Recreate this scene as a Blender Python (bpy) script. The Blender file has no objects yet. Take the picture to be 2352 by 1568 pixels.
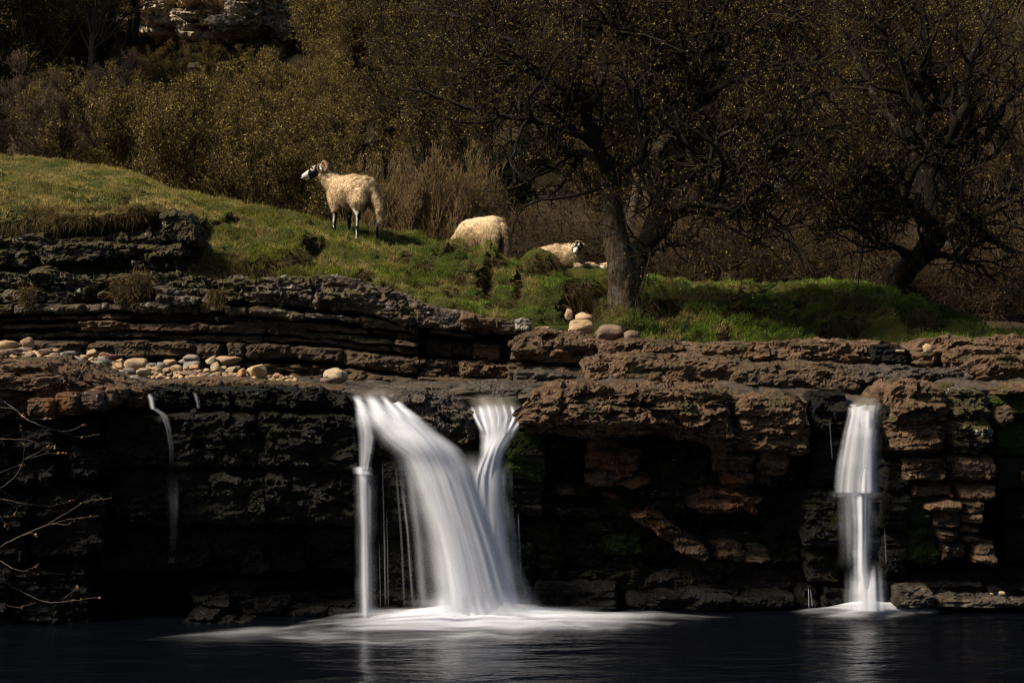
import bpy, bmesh, math, random
import numpy as np
from mathutils import Vector, Matrix
from mathutils.bvhtree import BVHTree

sc = bpy.context.scene
col = sc.collection
rng = np.random.default_rng(7)
random.seed(7)

# ------------------------------------------------------------------ camera, sky, sun, exposure
CAMZ, F = 2.26, 3267.0
cam_d = bpy.data.cameras.new("camera")
cam = bpy.data.objects.new("camera", cam_d)
col.objects.link(cam)
cam.location = (0, 0, CAMZ)
cam.rotation_euler = (math.radians(90), 0, 0)
cam_d.lens = 50
cam_d.sensor_width = 36
cam_d.clip_start = 0.1
cam_d.clip_end = 600
sc.camera = cam

SUN_TO = Vector((-0.66, -0.24, 0.74)).normalized()
world = bpy.data.worlds.new("World")
sc.world = world
world.use_nodes = True
wn = world.node_tree
wn.nodes.clear()
sky = wn.nodes.new('ShaderNodeTexSky')
sky.sky_type = 'NISHITA'
sky.sun_disc = False
sky.sun_elevation = math.asin(SUN_TO.z)
sky.sun_rotation = math.atan2(SUN_TO.x, SUN_TO.y)
sky.dust_density = 2.5
bg = wn.nodes.new('ShaderNodeBackground')
bg.inputs['Strength'].default_value = 0.05
wo = wn.nodes.new('ShaderNodeOutputWorld')
wn.links.new(sky.outputs[0], bg.inputs['Color'])
wn.links.new(bg.outputs[0], wo.inputs['Surface'])
sun_d = bpy.data.lights.new("sun", 'SUN')
sun_d.energy = 4.6
sun_d.angle = math.radians(12)
sun_d.color = (1.0, 0.88, 0.70)
sun = bpy.data.objects.new("sun", sun_d)
col.objects.link(sun)
sun.rotation_euler = SUN_TO.to_track_quat('Z', 'Y').to_euler()
sc.view_settings.view_transform = 'Standard'
sc.view_settings.look = 'None'
sc.view_settings.exposure = 0.88
sc.view_settings.gamma = 1
sc.cycles.max_bounces = 6
sc.cycles.transparent_max_bounces = 24
sc.cycles.use_denoising = True
sc.cycles.filter_width = 1.2
sc.cycles.sample_clamp_indirect = 3.0
sc.cycles.caustics_reflective = False
sc.cycles.caustics_refractive = False


# ------------------------------------------------------------------ helpers
def W(px, py, d):
    """point at picture position (in a 2352 x 1568 frame) and distance d."""
    return np.stack([(np.asarray(px, float) - 1176) / F * d, np.asarray(d, float) + 0 * np.asarray(px, float),
                     CAMZ - (np.asarray(py, float) - 784) / F * d], -1)


LAT = np.random.default_rng(11).random((64, 64, 64)).astype(np.float32) * 2 - 1


def vn(p):
    i = np.floor(p).astype(np.int64)
    f = (p - i).astype(np.float32)
    f = f * f * f * (f * (f * 6 - 15) + 10)
    i &= 63
    j = (i + 1) & 63
    x, y, z = f[:, 0], f[:, 1], f[:, 2]
    a = LAT[i[:, 0], i[:, 1], i[:, 2]] * (1 - x) + LAT[j[:, 0], i[:, 1], i[:, 2]] * x
    b = LAT[i[:, 0], j[:, 1], i[:, 2]] * (1 - x) + LAT[j[:, 0], j[:, 1], i[:, 2]] * x
    c = LAT[i[:, 0], i[:, 1], j[:, 2]] * (1 - x) + LAT[j[:, 0], i[:, 1], j[:, 2]] * x
    e = LAT[i[:, 0], j[:, 1], j[:, 2]] * (1 - x) + LAT[j[:, 0], j[:, 1], j[:, 2]] * x
    a = a * (1 - y) + b * y
    c = c * (1 - y) + e * y
    return a * (1 - z) + c * z


def fbm(p, octv=4, f=1.0, gain=0.5, seed=0.0):
    r = np.zeros(len(p), np.float32)
    a = 1.0
    for k in range(octv):
        r += a * vn(p * f + seed * 7.31 + k * 13.7)
        f *= 2.03
        a *= gain
    return r


_cr = np.random.default_rng(23)
CPT = (_cr.random((64, 64, 64, 3)) * 0.8 + 0.1).astype(np.float32)
CGR = _cr.normal(size=(64, 64, 64, 4)).astype(np.float32)


def facet(p, f=1.0, seed=0.0, slope=0.6):
    """fracture planes: each cell of a cellular pattern is a flat facet with its own tilt and offset."""
    p = (p * f + seed * 5.17).astype(np.float32)
    b = np.floor(p - 0.5).astype(np.int64)
    best = np.full(len(p), 1e9, np.float32)
    out = np.zeros(len(p), np.float32)
    for dx in (0, 1):
        for dy in (0, 1):
            for dz in (0, 1):
                c = b + np.array([dx, dy, dz])
                m = c & 63
                q = p - (c + CPT[m[:, 0], m[:, 1], m[:, 2]])
                d2 = (q * q).sum(1)
                g = CGR[m[:, 0], m[:, 1], m[:, 2]]
                h = 0.5 * g[:, 3] + slope * (q * g[:, :3]).sum(1)
                k = d2 < best
                best[k] = d2[k]
                out[k] = h[k]
    return np.clip(out, -1.6, 1.6)


facet_noise = facet


def sstep(a, b, x):
    t = np.clip((x - a) / (b - a), 0, 1)
    return t * t * (3 - 2 * t)


def tag(o, label=None, cat=None, group=None, kind=None):
    if label: o['label'] = label
    if cat: o['category'] = cat
    if group: o['group'] = group
    if kind: o['kind'] = kind
    return o


def mesh_data(name, V, Fc, mat=None, smooth=True, uv=None, colr=None):
    V = np.ascontiguousarray(V, np.float32).reshape(-1, 3)
    Fc = np.ascontiguousarray(Fc, np.int32)
    me = bpy.data.meshes.new(name)
    k = Fc.shape[1]
    me.vertices.add(len(V))
    me.vertices.foreach_set('co', V.ravel())
    me.loops.add(Fc.size)
    me.loops.foreach_set('vertex_index', Fc.ravel())
    me.polygons.add(len(Fc))
    me.polygons.foreach_set('loop_start', np.arange(0, Fc.size, k, dtype=np.int32))
    me.polygons.foreach_set('loop_total', np.full(len(Fc), k, np.int32))
    me.polygons.foreach_set('use_smooth', np.full(len(Fc), smooth, bool))
    if uv is not None:
        l = me.uv_layers.new(name='UVMap')
        l.data.foreach_set('uv', np.ascontiguousarray(uv[Fc.ravel()], np.float32).ravel())
    if colr is not None:
        ca = me.color_attributes.new('Col', 'FLOAT_COLOR', 'POINT')
        c = np.ones((len(V), 4), np.float32)
        c[:, :colr.shape[1]] = colr
        ca.data.foreach_set('color', c.ravel())
    me.update()
    me.validate()
    if mat: me.materials.append(mat)
    return me


def mk(name, V, Fc, mat=None, parent=None, smooth=True, uv=None, colr=None, origin=None):
    V = np.asarray(V, float).reshape(-1, 3)
    if origin is None:
        origin = np.array([V[:, 0].mean(), V[:, 1].mean(), V[:, 2].min()])
    origin = np.asarray(origin, float)
    o = bpy.data.objects.new(name, mesh_data(name, V - origin, Fc, mat, smooth, uv, colr))
    col.objects.link(o)
    o.location = origin
    if parent:
        o.parent = parent
        o.location = Vector(origin) - parent.location
    return o


def empty(name, loc, rz=0.0):
    o = bpy.data.objects.new(name, None)
    o.empty_display_size = 0.2
    col.objects.link(o)
    o.location = Vector([float(a) for a in loc])
    o.rotation_euler = (0, 0, rz)
    return o


def grid_faces(nu, nv, wrap_v=False):
    u = np.arange(nu - 1)[:, None]
    v = np.arange(nv if wrap_v else nv - 1)[None, :]
    v2 = (v + 1) % nv
    return np.stack([u * nv + v + 0 * v2, (u + 1) * nv + v, (u + 1) * nv + v2, u * nv + v2], -1).reshape(-1, 4)


def pl(pts, x):
    pts = np.asarray(pts, float)
    return np.interp(x, pts[:, 0], pts[:, 1])


def vnormals(V, nu, nv):
    G = V.reshape(nu, nv, 3)
    a = np.gradient(G, axis=0)
    b = np.gradient(G, axis=1)
    n = np.cross(a, b)
    n /= np.linalg.norm(n, axis=2, keepdims=True) + 1e-9
    return n.reshape(-1, 3)


# ------------------------------------------------------------------ materials
def newmat(name):
    m = bpy.data.materials.new(name)
    m.use_nodes = True
    nt = m.node_tree
    nt.nodes.clear()
    return m, nt


class NT:
    def __init__(s, name):
        s.m, s.t = newmat(name)
        s.out = s.t.nodes.new('ShaderNodeOutputMaterial')

    def n(s, typ, **kw):
        nd = s.t.nodes.new(typ)
        for k, v in kw.items():
            setattr(nd, k, v)
        return nd

    def l(s, a, b):
        s.t.links.new(a, b)

    def pos(s, scale=(1, 1, 1), world=True):
        mp = s.n('ShaderNodeMapping')
        mp.inputs['Scale'].default_value = scale
        if world:
            s.l(s.n('ShaderNodeNewGeometry').outputs['Position'], mp.inputs[0])
        else:
            s.l(s.n('ShaderNodeTexCoord').outputs['Object'], mp.inputs[0])
        return mp.outputs[0]

    def noise(s, vec, scale, detail=6, rough=0.6, dist=0.0):
        nd = s.n('ShaderNodeTexNoise')
        nd.inputs['Scale'].default_value = scale
        nd.inputs['Detail'].default_value = detail
        nd.inputs['Roughness'].default_value = rough
        nd.inputs['Distortion'].default_value = dist
        s.l(vec, nd.inputs['Vector'])
        return nd.outputs[0]

    def ramp(s, fac, stops):
        r = s.n('ShaderNodeValToRGB')
        e = r.color_ramp.elements
        while len(e) < len(stops): e.new(0.5)
        for el, (p, c) in zip(e, stops):
            el.position = p
            el.color = (*c, 1) if hasattr(c, '__len__') else (c, c, c, 1)
        s.l(fac, r.inputs[0])
        return r.outputs[0]

    def mix(s, fac, a, b, mode='MIX'):
        mx = s.n('ShaderNodeMix', data_type='RGBA', blend_type=mode)
        for i, v in ((0, fac), (6, a), (7, b)):
            if hasattr(v, 'is_linked') or hasattr(v, 'links'):
                s.l(v, mx.inputs[i])
            else:
                mx.inputs[i].default_value = v if i == 0 else (*v, 1)
        return mx.outputs[2]

    def math(s, op, a, b=0.0, clamp=False):
        nd = s.n('ShaderNodeMath', operation=op, use_clamp=clamp)
        for i, v in ((0, a), (1, b)):
            if hasattr(v, 'links'):
                s.l(v, nd.inputs[i])
            else:
                nd.inputs[i].default_value = v
        return nd.outputs[0]

    def bump(s, h, strength, dist, normal=None):
        b = s.n('ShaderNodeBump')
        b.inputs['Strength'].default_value = strength
        b.inputs['Distance'].default_value = dist
        s.l(h, b.inputs['Height'])
        if normal: s.l(normal, b.inputs['Normal'])
        return b.outputs[0]

    def bsdf(s, color, rough=0.8, normal=None, spec=0.3):
        b = s.n('ShaderNodeBsdfPrincipled')
        if hasattr(color, 'links'):
            s.l(color, b.inputs['Base Color'])
        else:
            b.inputs['Base Color'].default_value = (*color, 1)
        if hasattr(rough, 'links'):
            s.l(rough, b.inputs['Roughness'])
        else:
            b.inputs['Roughness'].default_value = rough
        b.inputs['Specular IOR Level'].default_value = spec
        if normal: s.l(normal, b.inputs['Normal'])
        s.l(b.outputs[0], s.out.inputs[0])
        return b


def rock_mat(name, c1, c2, c3, lichen=0.0, lichen_c=(0.42, 0.42, 0.40), moss=0.0, moss_c=(0.03, 0.045, 0.008),
             moss_top=0.3, rough=0.85, wet=False, stain=None, bump=0.7, fine=28):
    t = NT(name)
    P = t.pos((1, 1, 1.6))
    big = t.noise(P, 1.7, 5, 0.6, 0.4)
    c = t.mix(t.ramp(big, [(0.36, 0), (0.62, 1)]), c1, c2)
    mid = t.noise(P, 7, 8, 0.7)
    c = t.mix(t.ramp(mid, [(0.42, 0), (0.66, 1)]), c, c3)
    if stain:
        st = t.ramp(t.noise(t.pos((1.3, 1, 0.7)), 2.3, 5, 0.65, 0.5), [(0.50, 0), (0.60, 1)])
        c = t.mix(st, c, stain)
    grain = t.noise(P, fine, 8, 0.75)
    c = t.mix(0.8, c, t.ramp(grain, [(0.28, 0.35), (0.5, 1.0), (0.72, 1.55)]), 'MULTIPLY')
    if lichen > 0.1:
        a = t.noise(P, 7.5, 8, 0.78, 0.4)
        m_ = t.ramp(a, [(0.66 - lichen * 0.22, 0), (0.69 - lichen * 0.22, 1)])
        c = t.mix(m_, c, lichen_c)
        vo = t.n('ShaderNodeTexVoronoi')
        vo.inputs['Scale'].default_value = 16
        t.l(P, vo.inputs['Vector'])
        m2 = t.math('MULTIPLY', t.ramp(vo.outputs['Distance'], [(0.16, 1), (0.24, 0)]),
                    t.ramp(t.noise(P, 2.1, 3), [(0.52, 0), (0.6, 1)]))
        c = t.mix(m2, c, tuple(min(1, k * 1.25) for k in lichen_c))
    if moss > 0:
        g = t.n('ShaderNodeNewGeometry')
        sx = t.n('ShaderNodeSeparateXYZ')
        t.l(g.outputs['Normal'], sx.inputs[0])
        mm = t.noise(P, 2.6, 7, 0.68, 0.3)
        mm = t.math('ADD', mm, t.math('MULTIPLY', sx.outputs[2], moss_top * 0.4))
        mk_ = t.ramp(mm, [(0.66 - moss * 0.3, 0), (0.74 - moss * 0.3, 1)])
        mc = t.mix(t.noise(P, 34, 4), tuple(k * 0.5 for k in moss_c), tuple(k * 1.7 for k in moss_c))
        c = t.mix(mk_, c, mc)
    cr = t.n('ShaderNodeTexVoronoi', feature='DISTANCE_TO_EDGE')
    cr.inputs['Scale'].default_value = 3.2
    wp = t.n('ShaderNodeMix', data_type='VECTOR')
    wp.inputs[0].default_value = 0.12
    t.l(P, wp.inputs[4])
    nz = t.n('ShaderNodeTexNoise')
    nz.inputs['Scale'].default_value = 3
    nz.inputs['Detail'].default_value = 5
    t.l(P, nz.inputs['Vector'])
    t.l(nz.outputs[1], wp.inputs[5])
    t.l(wp.outputs[1], cr.inputs['Vector'])
    crk = t.ramp(cr.outputs[0], [(0.0, 0), (0.035, 1)])
    h = t.math('ADD', t.math('MULTIPLY', t.noise(P, 14, 12, 0.78), 1.0), t.math('MULTIPLY', grain, 0.5))
    h = t.math('ADD', h, t.math('MULTIPLY', crk, 0.25))
    strat = t.noise(t.pos((1.5, 1.5, 22)), 1.6, 4, 0.6)
    h = t.math('ADD', h, t.math('MULTIPLY', strat, 0.5))
    nrm = t.bump(h, bump, 0.07)
    if wet:
        r = t.ramp(t.noise(P, 3.3, 5, 0.6), [(0.40, 0.22), (0.62, 0.75)])
        t.bsdf(c, r, nrm, 0.22)
    else:
        t.bsdf(c, rough, nrm, 0.2)
    return t.m


M = {}
M['brown'] = rock_mat('brown_rock', (0.105, 0.060, 0.033), (0.056, 0.034, 0.021), (0.160, 0.100, 0.058), lichen=0.05, lichen_c=(0.3, 0.26, 0.2), moss=0.12, moss_c=(0.045, 0.04, 0.015))
M['ochre'] = rock_mat('ochre_rock', (0.072, 0.042, 0.025), (0.036, 0.024, 0.018), (0.10, 0.062, 0.038), lichen=0.14, stain=(0.125, 0.052, 0.02), lichen_c=(0.34, 0.32, 0.28))
M['tan'] = rock_mat('tan_rock', (0.115, 0.077, 0.043), (0.074, 0.049, 0.029), (0.034, 0.024, 0.017), lichen=0.05, lichen_c=(0.4, 0.36, 0.3))
M['grey'] = rock_mat('grey_lichened_rock', (0.085, 0.070, 0.053), (0.125, 0.092, 0.060), (0.030, 0.025, 0.020), lichen=0.32, lichen_c=(0.36, 0.345, 0.30), moss=0.08, moss_c=(0.05, 0.045, 0.012), moss_top=0.5)
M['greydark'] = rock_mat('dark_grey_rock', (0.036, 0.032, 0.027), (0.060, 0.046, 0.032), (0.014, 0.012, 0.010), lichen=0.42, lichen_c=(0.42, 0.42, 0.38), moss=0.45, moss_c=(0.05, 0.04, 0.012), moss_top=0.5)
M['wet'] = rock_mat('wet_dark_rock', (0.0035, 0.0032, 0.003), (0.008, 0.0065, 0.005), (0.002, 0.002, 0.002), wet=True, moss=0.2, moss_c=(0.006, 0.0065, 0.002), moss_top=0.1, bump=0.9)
M['wetgrey'] = rock_mat('wet_grey_brown_rock', (0.050, 0.038, 0.028), (0.028, 0.022, 0.017), (0.080, 0.062, 0.046), wet=True, moss=0.12, moss_c=(0.03, 0.028, 0.008), moss_top=-0.1, bump=0.5)
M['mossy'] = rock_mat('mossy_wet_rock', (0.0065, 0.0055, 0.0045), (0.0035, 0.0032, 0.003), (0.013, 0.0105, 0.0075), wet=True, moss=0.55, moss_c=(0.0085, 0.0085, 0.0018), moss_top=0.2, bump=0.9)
M['green'] = rock_mat('green_mossed_rock', (0.016, 0.014, 0.011), (0.011, 0.011, 0.009), (0.05, 0.035, 0.022), moss=0.9, moss_c=(0.030, 0.046, 0.004), moss_top=0.1, rough=0.9, bump=0.9)
M['crag'] = rock_mat('pale_limestone', (0.58, 0.48, 0.34), (0.42, 0.34, 0.24), (0.20, 0.16, 0.12), lichen=0.05, moss=0.15, moss_c=(0.05, 0.045, 0.02), fine=6, bump=1.0)
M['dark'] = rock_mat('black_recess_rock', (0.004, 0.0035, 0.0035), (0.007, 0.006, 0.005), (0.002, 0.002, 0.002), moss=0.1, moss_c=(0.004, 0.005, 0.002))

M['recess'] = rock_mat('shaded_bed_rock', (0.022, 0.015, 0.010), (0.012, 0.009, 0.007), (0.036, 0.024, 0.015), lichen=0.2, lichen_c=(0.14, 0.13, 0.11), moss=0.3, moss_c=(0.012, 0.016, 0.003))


def stone_mat(name, c1, c2):
    t = NT(name)
    P = t.pos((1, 1, 1))
    c = t.mix(t.ramp(t.noise(P, 5, 6, 0.65, 0.5), [(0.38, 0), (0.62, 1)]), c1, c2)
    c = t.mix(0.8, c, t.ramp(t.noise(P, 55, 6, 0.7), [(0.3, 0.55), (0.5, 1.0), (0.7, 1.35)]), 'MULTIPLY')
    h = t.noise(P, 40, 8, 0.65)
    t.bsdf(c, 0.8, t.bump(h, 0.5, 0.02), 0.25)
    return t.m


M['st_tan'] = stone_mat('tan_cobble', (0.36, 0.25, 0.145), (0.26, 0.175, 0.10))
M['st_pale'] = stone_mat('pale_cobble', (0.36, 0.28, 0.18), (0.25, 0.19, 0.12))
M['st_grey'] = stone_mat('grey_cobble', (0.20, 0.18, 0.155), (0.135, 0.12, 0.10))
M['st_orange'] = stone_mat('orange_cobble', (0.33, 0.19, 0.09), (0.24, 0.13, 0.07))
M['st_brown'] = stone_mat('brown_cobble', (0.17, 0.115, 0.08), (0.11, 0.075, 0.055))
M['st_red'] = stone_mat('reddish_cobble', (0.24, 0.12, 0.08), (0.17, 0.09, 0.06))


def attr_mat(name, rough=0.9, transl=0.0, bump=None):
    t = NT(name)
    a = t.n('ShaderNodeAttribute', attribute_name='Col')
    nrm = None
    if bump: nrm = t.bump(t.noise(t.pos(), bump, 6, 0.7), 0.8, 0.02)
    b = t.bsdf(a.outputs[0], rough, nrm, 0.15)
    if transl > 0:
        tr = t.n('ShaderNodeBsdfTranslucent')
        t.l(a.outputs[0], tr.inputs[0])
        mx = t.n('ShaderNodeMixShader')
        mx.inputs[0].default_value = transl
        t.l(b.outputs[0], mx.inputs[1])
        t.l(tr.outputs[0], mx.inputs[2])
        t.l(mx.outputs[0], t.out.inputs[0])
    return t.m


M['blade'] = attr_mat('grass_blades', 0.75, 0.3)
M['leafm'] = attr_mat('tree_leaves', 0.7, 0.3)
M['wool'] = attr_mat('sheep_coat', 0.95, 0.0, 60)
M['fleece'] = attr_mat('fleece_locks', 0.95, 0.25)


def bark_mat(name, c1, c2, lich=0.0):
    t = NT(name)
    P = t.pos((1, 1, 0.35))
    c = t.mix(t.ramp(t.noise(P, 26, 9, 0.8), [(0.42, 0), (0.58, 1)]), c1, c2)
    if lich > 0:
        m_ = t.ramp(t.noise(t.pos(), 7, 7, 0.75), [(0.70 - lich * 0.3, 0), (0.73 - lich * 0.3, 1)])
        c = t.mix(m_, c, (0.13, 0.13, 0.115))
        m_ = t.ramp(t.noise(t.pos(), 3, 6, 0.7), [(0.58, 0), (0.66, 1)])
        c = t.mix(m_, c, (0.035, 0.038, 0.012))
    t.bsdf(c, 0.9, t.bump(t.noise(P, 38, 8, 0.75), 1.0, 0.05), 0.15)
    return t.m


M['bark'] = bark_mat('tree_bark', (0.15, 0.108, 0.070), (0.032, 0.023, 0.015), 0.45)
M['barkdark'] = bark_mat('dark_limb_bark', (0.030, 0.022, 0.015), (0.012, 0.009, 0.007), 0.22)
M['twig'] = bark_mat('twig_bark', (0.058, 0.038, 0.018), (0.020, 0.014, 0.008))
M['twigpale'] = bark_mat('pale_twig_bark', (0.17, 0.14, 0.115), (0.09, 0.072, 0.06))
M['twigolive'] = bark_mat('olive_twig_bark', (0.105, 0.074, 0.028), (0.045, 0.032, 0.013))
M['twigstraw'] = bark_mat('straw_stem_bark', (0.19, 0.125, 0.055), (0.10, 0.066, 0.03))
M['twigplum'] = bark_mat('brown_twig_bark', (0.11, 0.075, 0.040), (0.055, 0.038, 0.022))
M['twigbirch'] = bark_mat('plum_twig_bark', (0.115, 0.078, 0.054), (0.062, 0.042, 0.030))
M['wood'] = bark_mat('cut_wood', (0.42, 0.40, 0.35), (0.3, 0.28, 0.24))


def turf_mat():
    t = NT('turf_soil')
    g = t.n('ShaderNodeNewGeometry')
    sx = t.n('ShaderNodeSeparateXYZ')
    t.l(g.outputs['Normal'], sx.inputs[0])
    P = t.pos()
    green = t.mix(t.ramp(t.noise(P, 1.1, 5, 0.6), [(0.4, 0), (0.6, 1)]), (0.030, 0.040, 0.007), (0.060, 0.055, 0.013))
    soil = t.mix(t.noise(P, 9, 6, 0.7), (0.007, 0.0055, 0.004), (0.035, 0.024, 0.013))
    up = t.math('ADD', sx.outputs[2], t.math('MULTIPLY', t.math('SUBTRACT', t.noise(P, 5, 6), 0.5), 0.5))
    c = t.mix(t.ramp(up, [(0.30, 0), (0.5, 1)]), soil, green)
    t.bsdf(c, 0.95, t.bump(t.noise(P, 30, 6, 0.7), 1.0, 0.06), 0.1)
    return t.m


M['turf'] = turf_mat()


def litter_mat():
    t = NT('leaf_litter')
    P = t.pos()
    c = t.mix(t.ramp(t.noise(P, 0.35, 5, 0.6), [(0.4, 0), (0.6, 1)]), (0.056, 0.043, 0.024), (0.040, 0.036, 0.014))
    c = t.mix(t.ramp(t.noise(P, 6, 8, 0.75), [(0.4, 0), (0.62, 1)]), c, (0.095, 0.068, 0.038))
    c = t.mix(0.9, c, t.ramp(t.noise(P, 22, 6, 0.8), [(0.3, 0.3), (0.5, 1), (0.7, 1.7)]), 'MULTIPLY')
    t.bsdf(c, 0.95, t.bump(t.noise(P, 9, 8, 0.75), 1.0, 0.25), 0.1)
    return t.m


M['litter'] = litter_mat()


def pool_mat():
    t = NT('pool_water')
    P1 = t.pos((0.45, 1.6, 1))
    h = t.math('ADD', t.noise(P1, 2.6, 4, 0.55, 0.6), t.math('MULTIPLY', t.noise(t.pos((0.8, 2.6, 1)), 7, 3, 0.5), 0.25))
    h = t.math('MULTIPLY', h, t.ramp(t.noise(t.pos((0.35, 0.9, 1)), 0.9, 3, 0.5), [(0.38, 0.2), (0.62, 1.0)]))
    nrm = t.bump(h, 0.75, 0.10)
    b = t.bsdf((0.0015, 0.002, 0.0035), 0.17, nrm, 0.5)
    b.inputs['IOR'].default_value = 1.33
    return t.m


M['pool'] = pool_mat()


def film_mat():
    t = NT('smooth_stream_water')
    P = t.pos((1, 0.8, 1))
    n_ = t.noise(P, 6, 4, 0.6)
    c = t.mix(n_, (0.045, 0.038, 0.030), (0.10, 0.092, 0.084))
    b = t.bsdf(c, 0.25, t.bump(n_, 0.3, 0.03), 0.5)
    return t.m


M['film'] = film_mat()


def veil_mat(name, dens=1.0, us=26.0, vs=0.55, streak=0.6, tint=(0.72, 0.74, 0.80), dark=(0.50, 0.52, 0.58)):
    """falling water: opacity from streaks that run along the flow, thinning at the edges of the sheet."""
    t = NT(name)
    uvn = t.n('ShaderNodeUVMap', uv_map='UVMap')
    mp = t.n('ShaderNodeMapping')
    mp.inputs['Scale'].default_value = (us, vs, 1)
    t.l(uvn.outputs[0], mp.inputs[0])
    oi = t.n('ShaderNodeObjectInfo')
    cmb = t.n('ShaderNodeCombineXYZ')
    t.l(t.math('MULTIPLY', oi.outputs['Random'], 37.0), cmb.inputs[0])
    t.l(t.math('MULTIPLY', oi.outputs['Random'], 91.0), cmb.inputs[2])
    t.l(cmb.outputs[0], mp.inputs['Location'])
    st = t.noise(mp.outputs[0], 1.0, 3, 0.5)
    mp2 = t.n('ShaderNodeMapping')
    mp2.inputs['Scale'].default_value = (us * 0.25, vs * 0.8, 1)
    t.l(uvn.outputs[0], mp2.inputs[0])
    t.l(cmb.outputs[0], mp2.inputs['Location'])
    st2 = t.noise(mp2.outputs[0], 1.0, 2, 0.5)
    a = t.n('ShaderNodeAttribute', attribute_name='Col')
    sp = t.n('ShaderNodeSeparateColor')
    t.l(a.outputs[0], sp.inputs[0])
    s_ = t.math('ADD', t.math('MULTIPLY', st, 0.5), t.math('MULTIPLY', st2, 0.5))
    s_ = t.ramp(s_, [(0.5 - 0.16, 0.0), (0.5 + 0.14, 1.0)])
    al = t.math('ADD', t.math('MULTIPLY', s_, streak), 1.0 - streak)
    al = t.math('MULTIPLY', al, dens)
    # cover the thick heart of the flow, thin the rim
    al = t.math('ADD', al, t.math('MULTIPLY', sp.outputs[1], 0.45))
    al = t.math('MINIMUM', al, 0.97)
    al = t.math('MULTIPLY', al, sp.outputs[0], True)
    c = t.mix(t.ramp(st2, [(0.35, 0), (0.65, 1)]), dark, tint)
    d = t.n('ShaderNodeBsdfDiffuse')
    t.l(c, d.inputs[0])
    tr = t.n('ShaderNodeBsdfTranslucent')
    t.l(c, tr.inputs[0])
    m1 = t.n('ShaderNodeMixShader')
    m1.inputs[0].default_value = 0.35
    t.l(d.outputs[0], m1.inputs[1])
    t.l(tr.outputs[0], m1.inputs[2])
    tp = t.n('ShaderNodeBsdfTransparent')
    m2 = t.n('ShaderNodeMixShader')
    t.l(al, m2.inputs[0])
    t.l(tp.outputs[0], m2.inputs[1])
    t.l(m1.outputs[0], m2.inputs[2])
    t.l(m2.outputs[0], t.out.inputs[0])
    return t.m


M['veil'] = veil_mat('falling_water', 0.95, 3.2, 0.16, 0.30, tint=(0.76, 0.78, 0.85), dark=(0.52, 0.54, 0.60))
M['body'] = veil_mat('white_water', 1.0, 2.6, 0.15, 0.20, tint=(0.80, 0.82, 0.88), dark=(0.56, 0.58, 0.65))
M['lip'] = veil_mat('lip_water', 0.8, 9, 0.4, 0.3, tint=(0.26, 0.235, 0.21), dark=(0.10, 0.085, 0.07))
M['thread'] = veil_mat('water_threads', 0.20, 8, 0.9, 0.8)
M['foam'] = veil_mat('pool_foam', 0.9, 1.3, 5.0, 0.35, tint=(0.86, 0.88, 0.93), dark=(0.62, 0.64, 0.72))
M['veilthin'] = veil_mat('thin_falling_water', 0.38, 8, 0.3, 0.8)
M['veilstreak'] = veil_mat('streaked_water', 0.7, 12, 0.28, 0.75)
M['mist'] = veil_mat('spray', 0.14, 2.2, 1.6, 0.5)


# ------------------------------------------------------------------ rock builder
def sec_path(hd, hh, e, res, backw=0.15):
    th = np.linspace(0, 2 * np.pi, 721)[:-1] - np.pi
    y = np.sign(np.cos(th)) * np.abs(np.cos(th)) ** e
    z = np.sign(np.sin(th)) * np.abs(np.sin(th)) ** e
    P = np.stack([y * hd, z * hh], 1)
    D = np.linalg.norm(np.roll(P, -1, 0) - P, axis=1)
    mid = (y + np.roll(y, -1)) / 2
    w = np.where(mid > 0.3, backw, np.where(mid > -0.2, 0.5, 1.0))
    s = np.concatenate([[0], np.cumsum(D * w)])
    n = int(np.clip(s[-1] / res, 14, 260))
    q = np.linspace(0, s[-1], n + 1)[:-1]
    idx = np.interp(q, s, np.arange(721))
    i0 = np.floor(idx).astype(int) % 720
    f = idx - np.floor(idx)
    i1 = (i0 + 1) % 720
    return y[i0] * (1 - f) + y[i1] * f, z[i0] * (1 - f) + z[i1] * f


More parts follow.
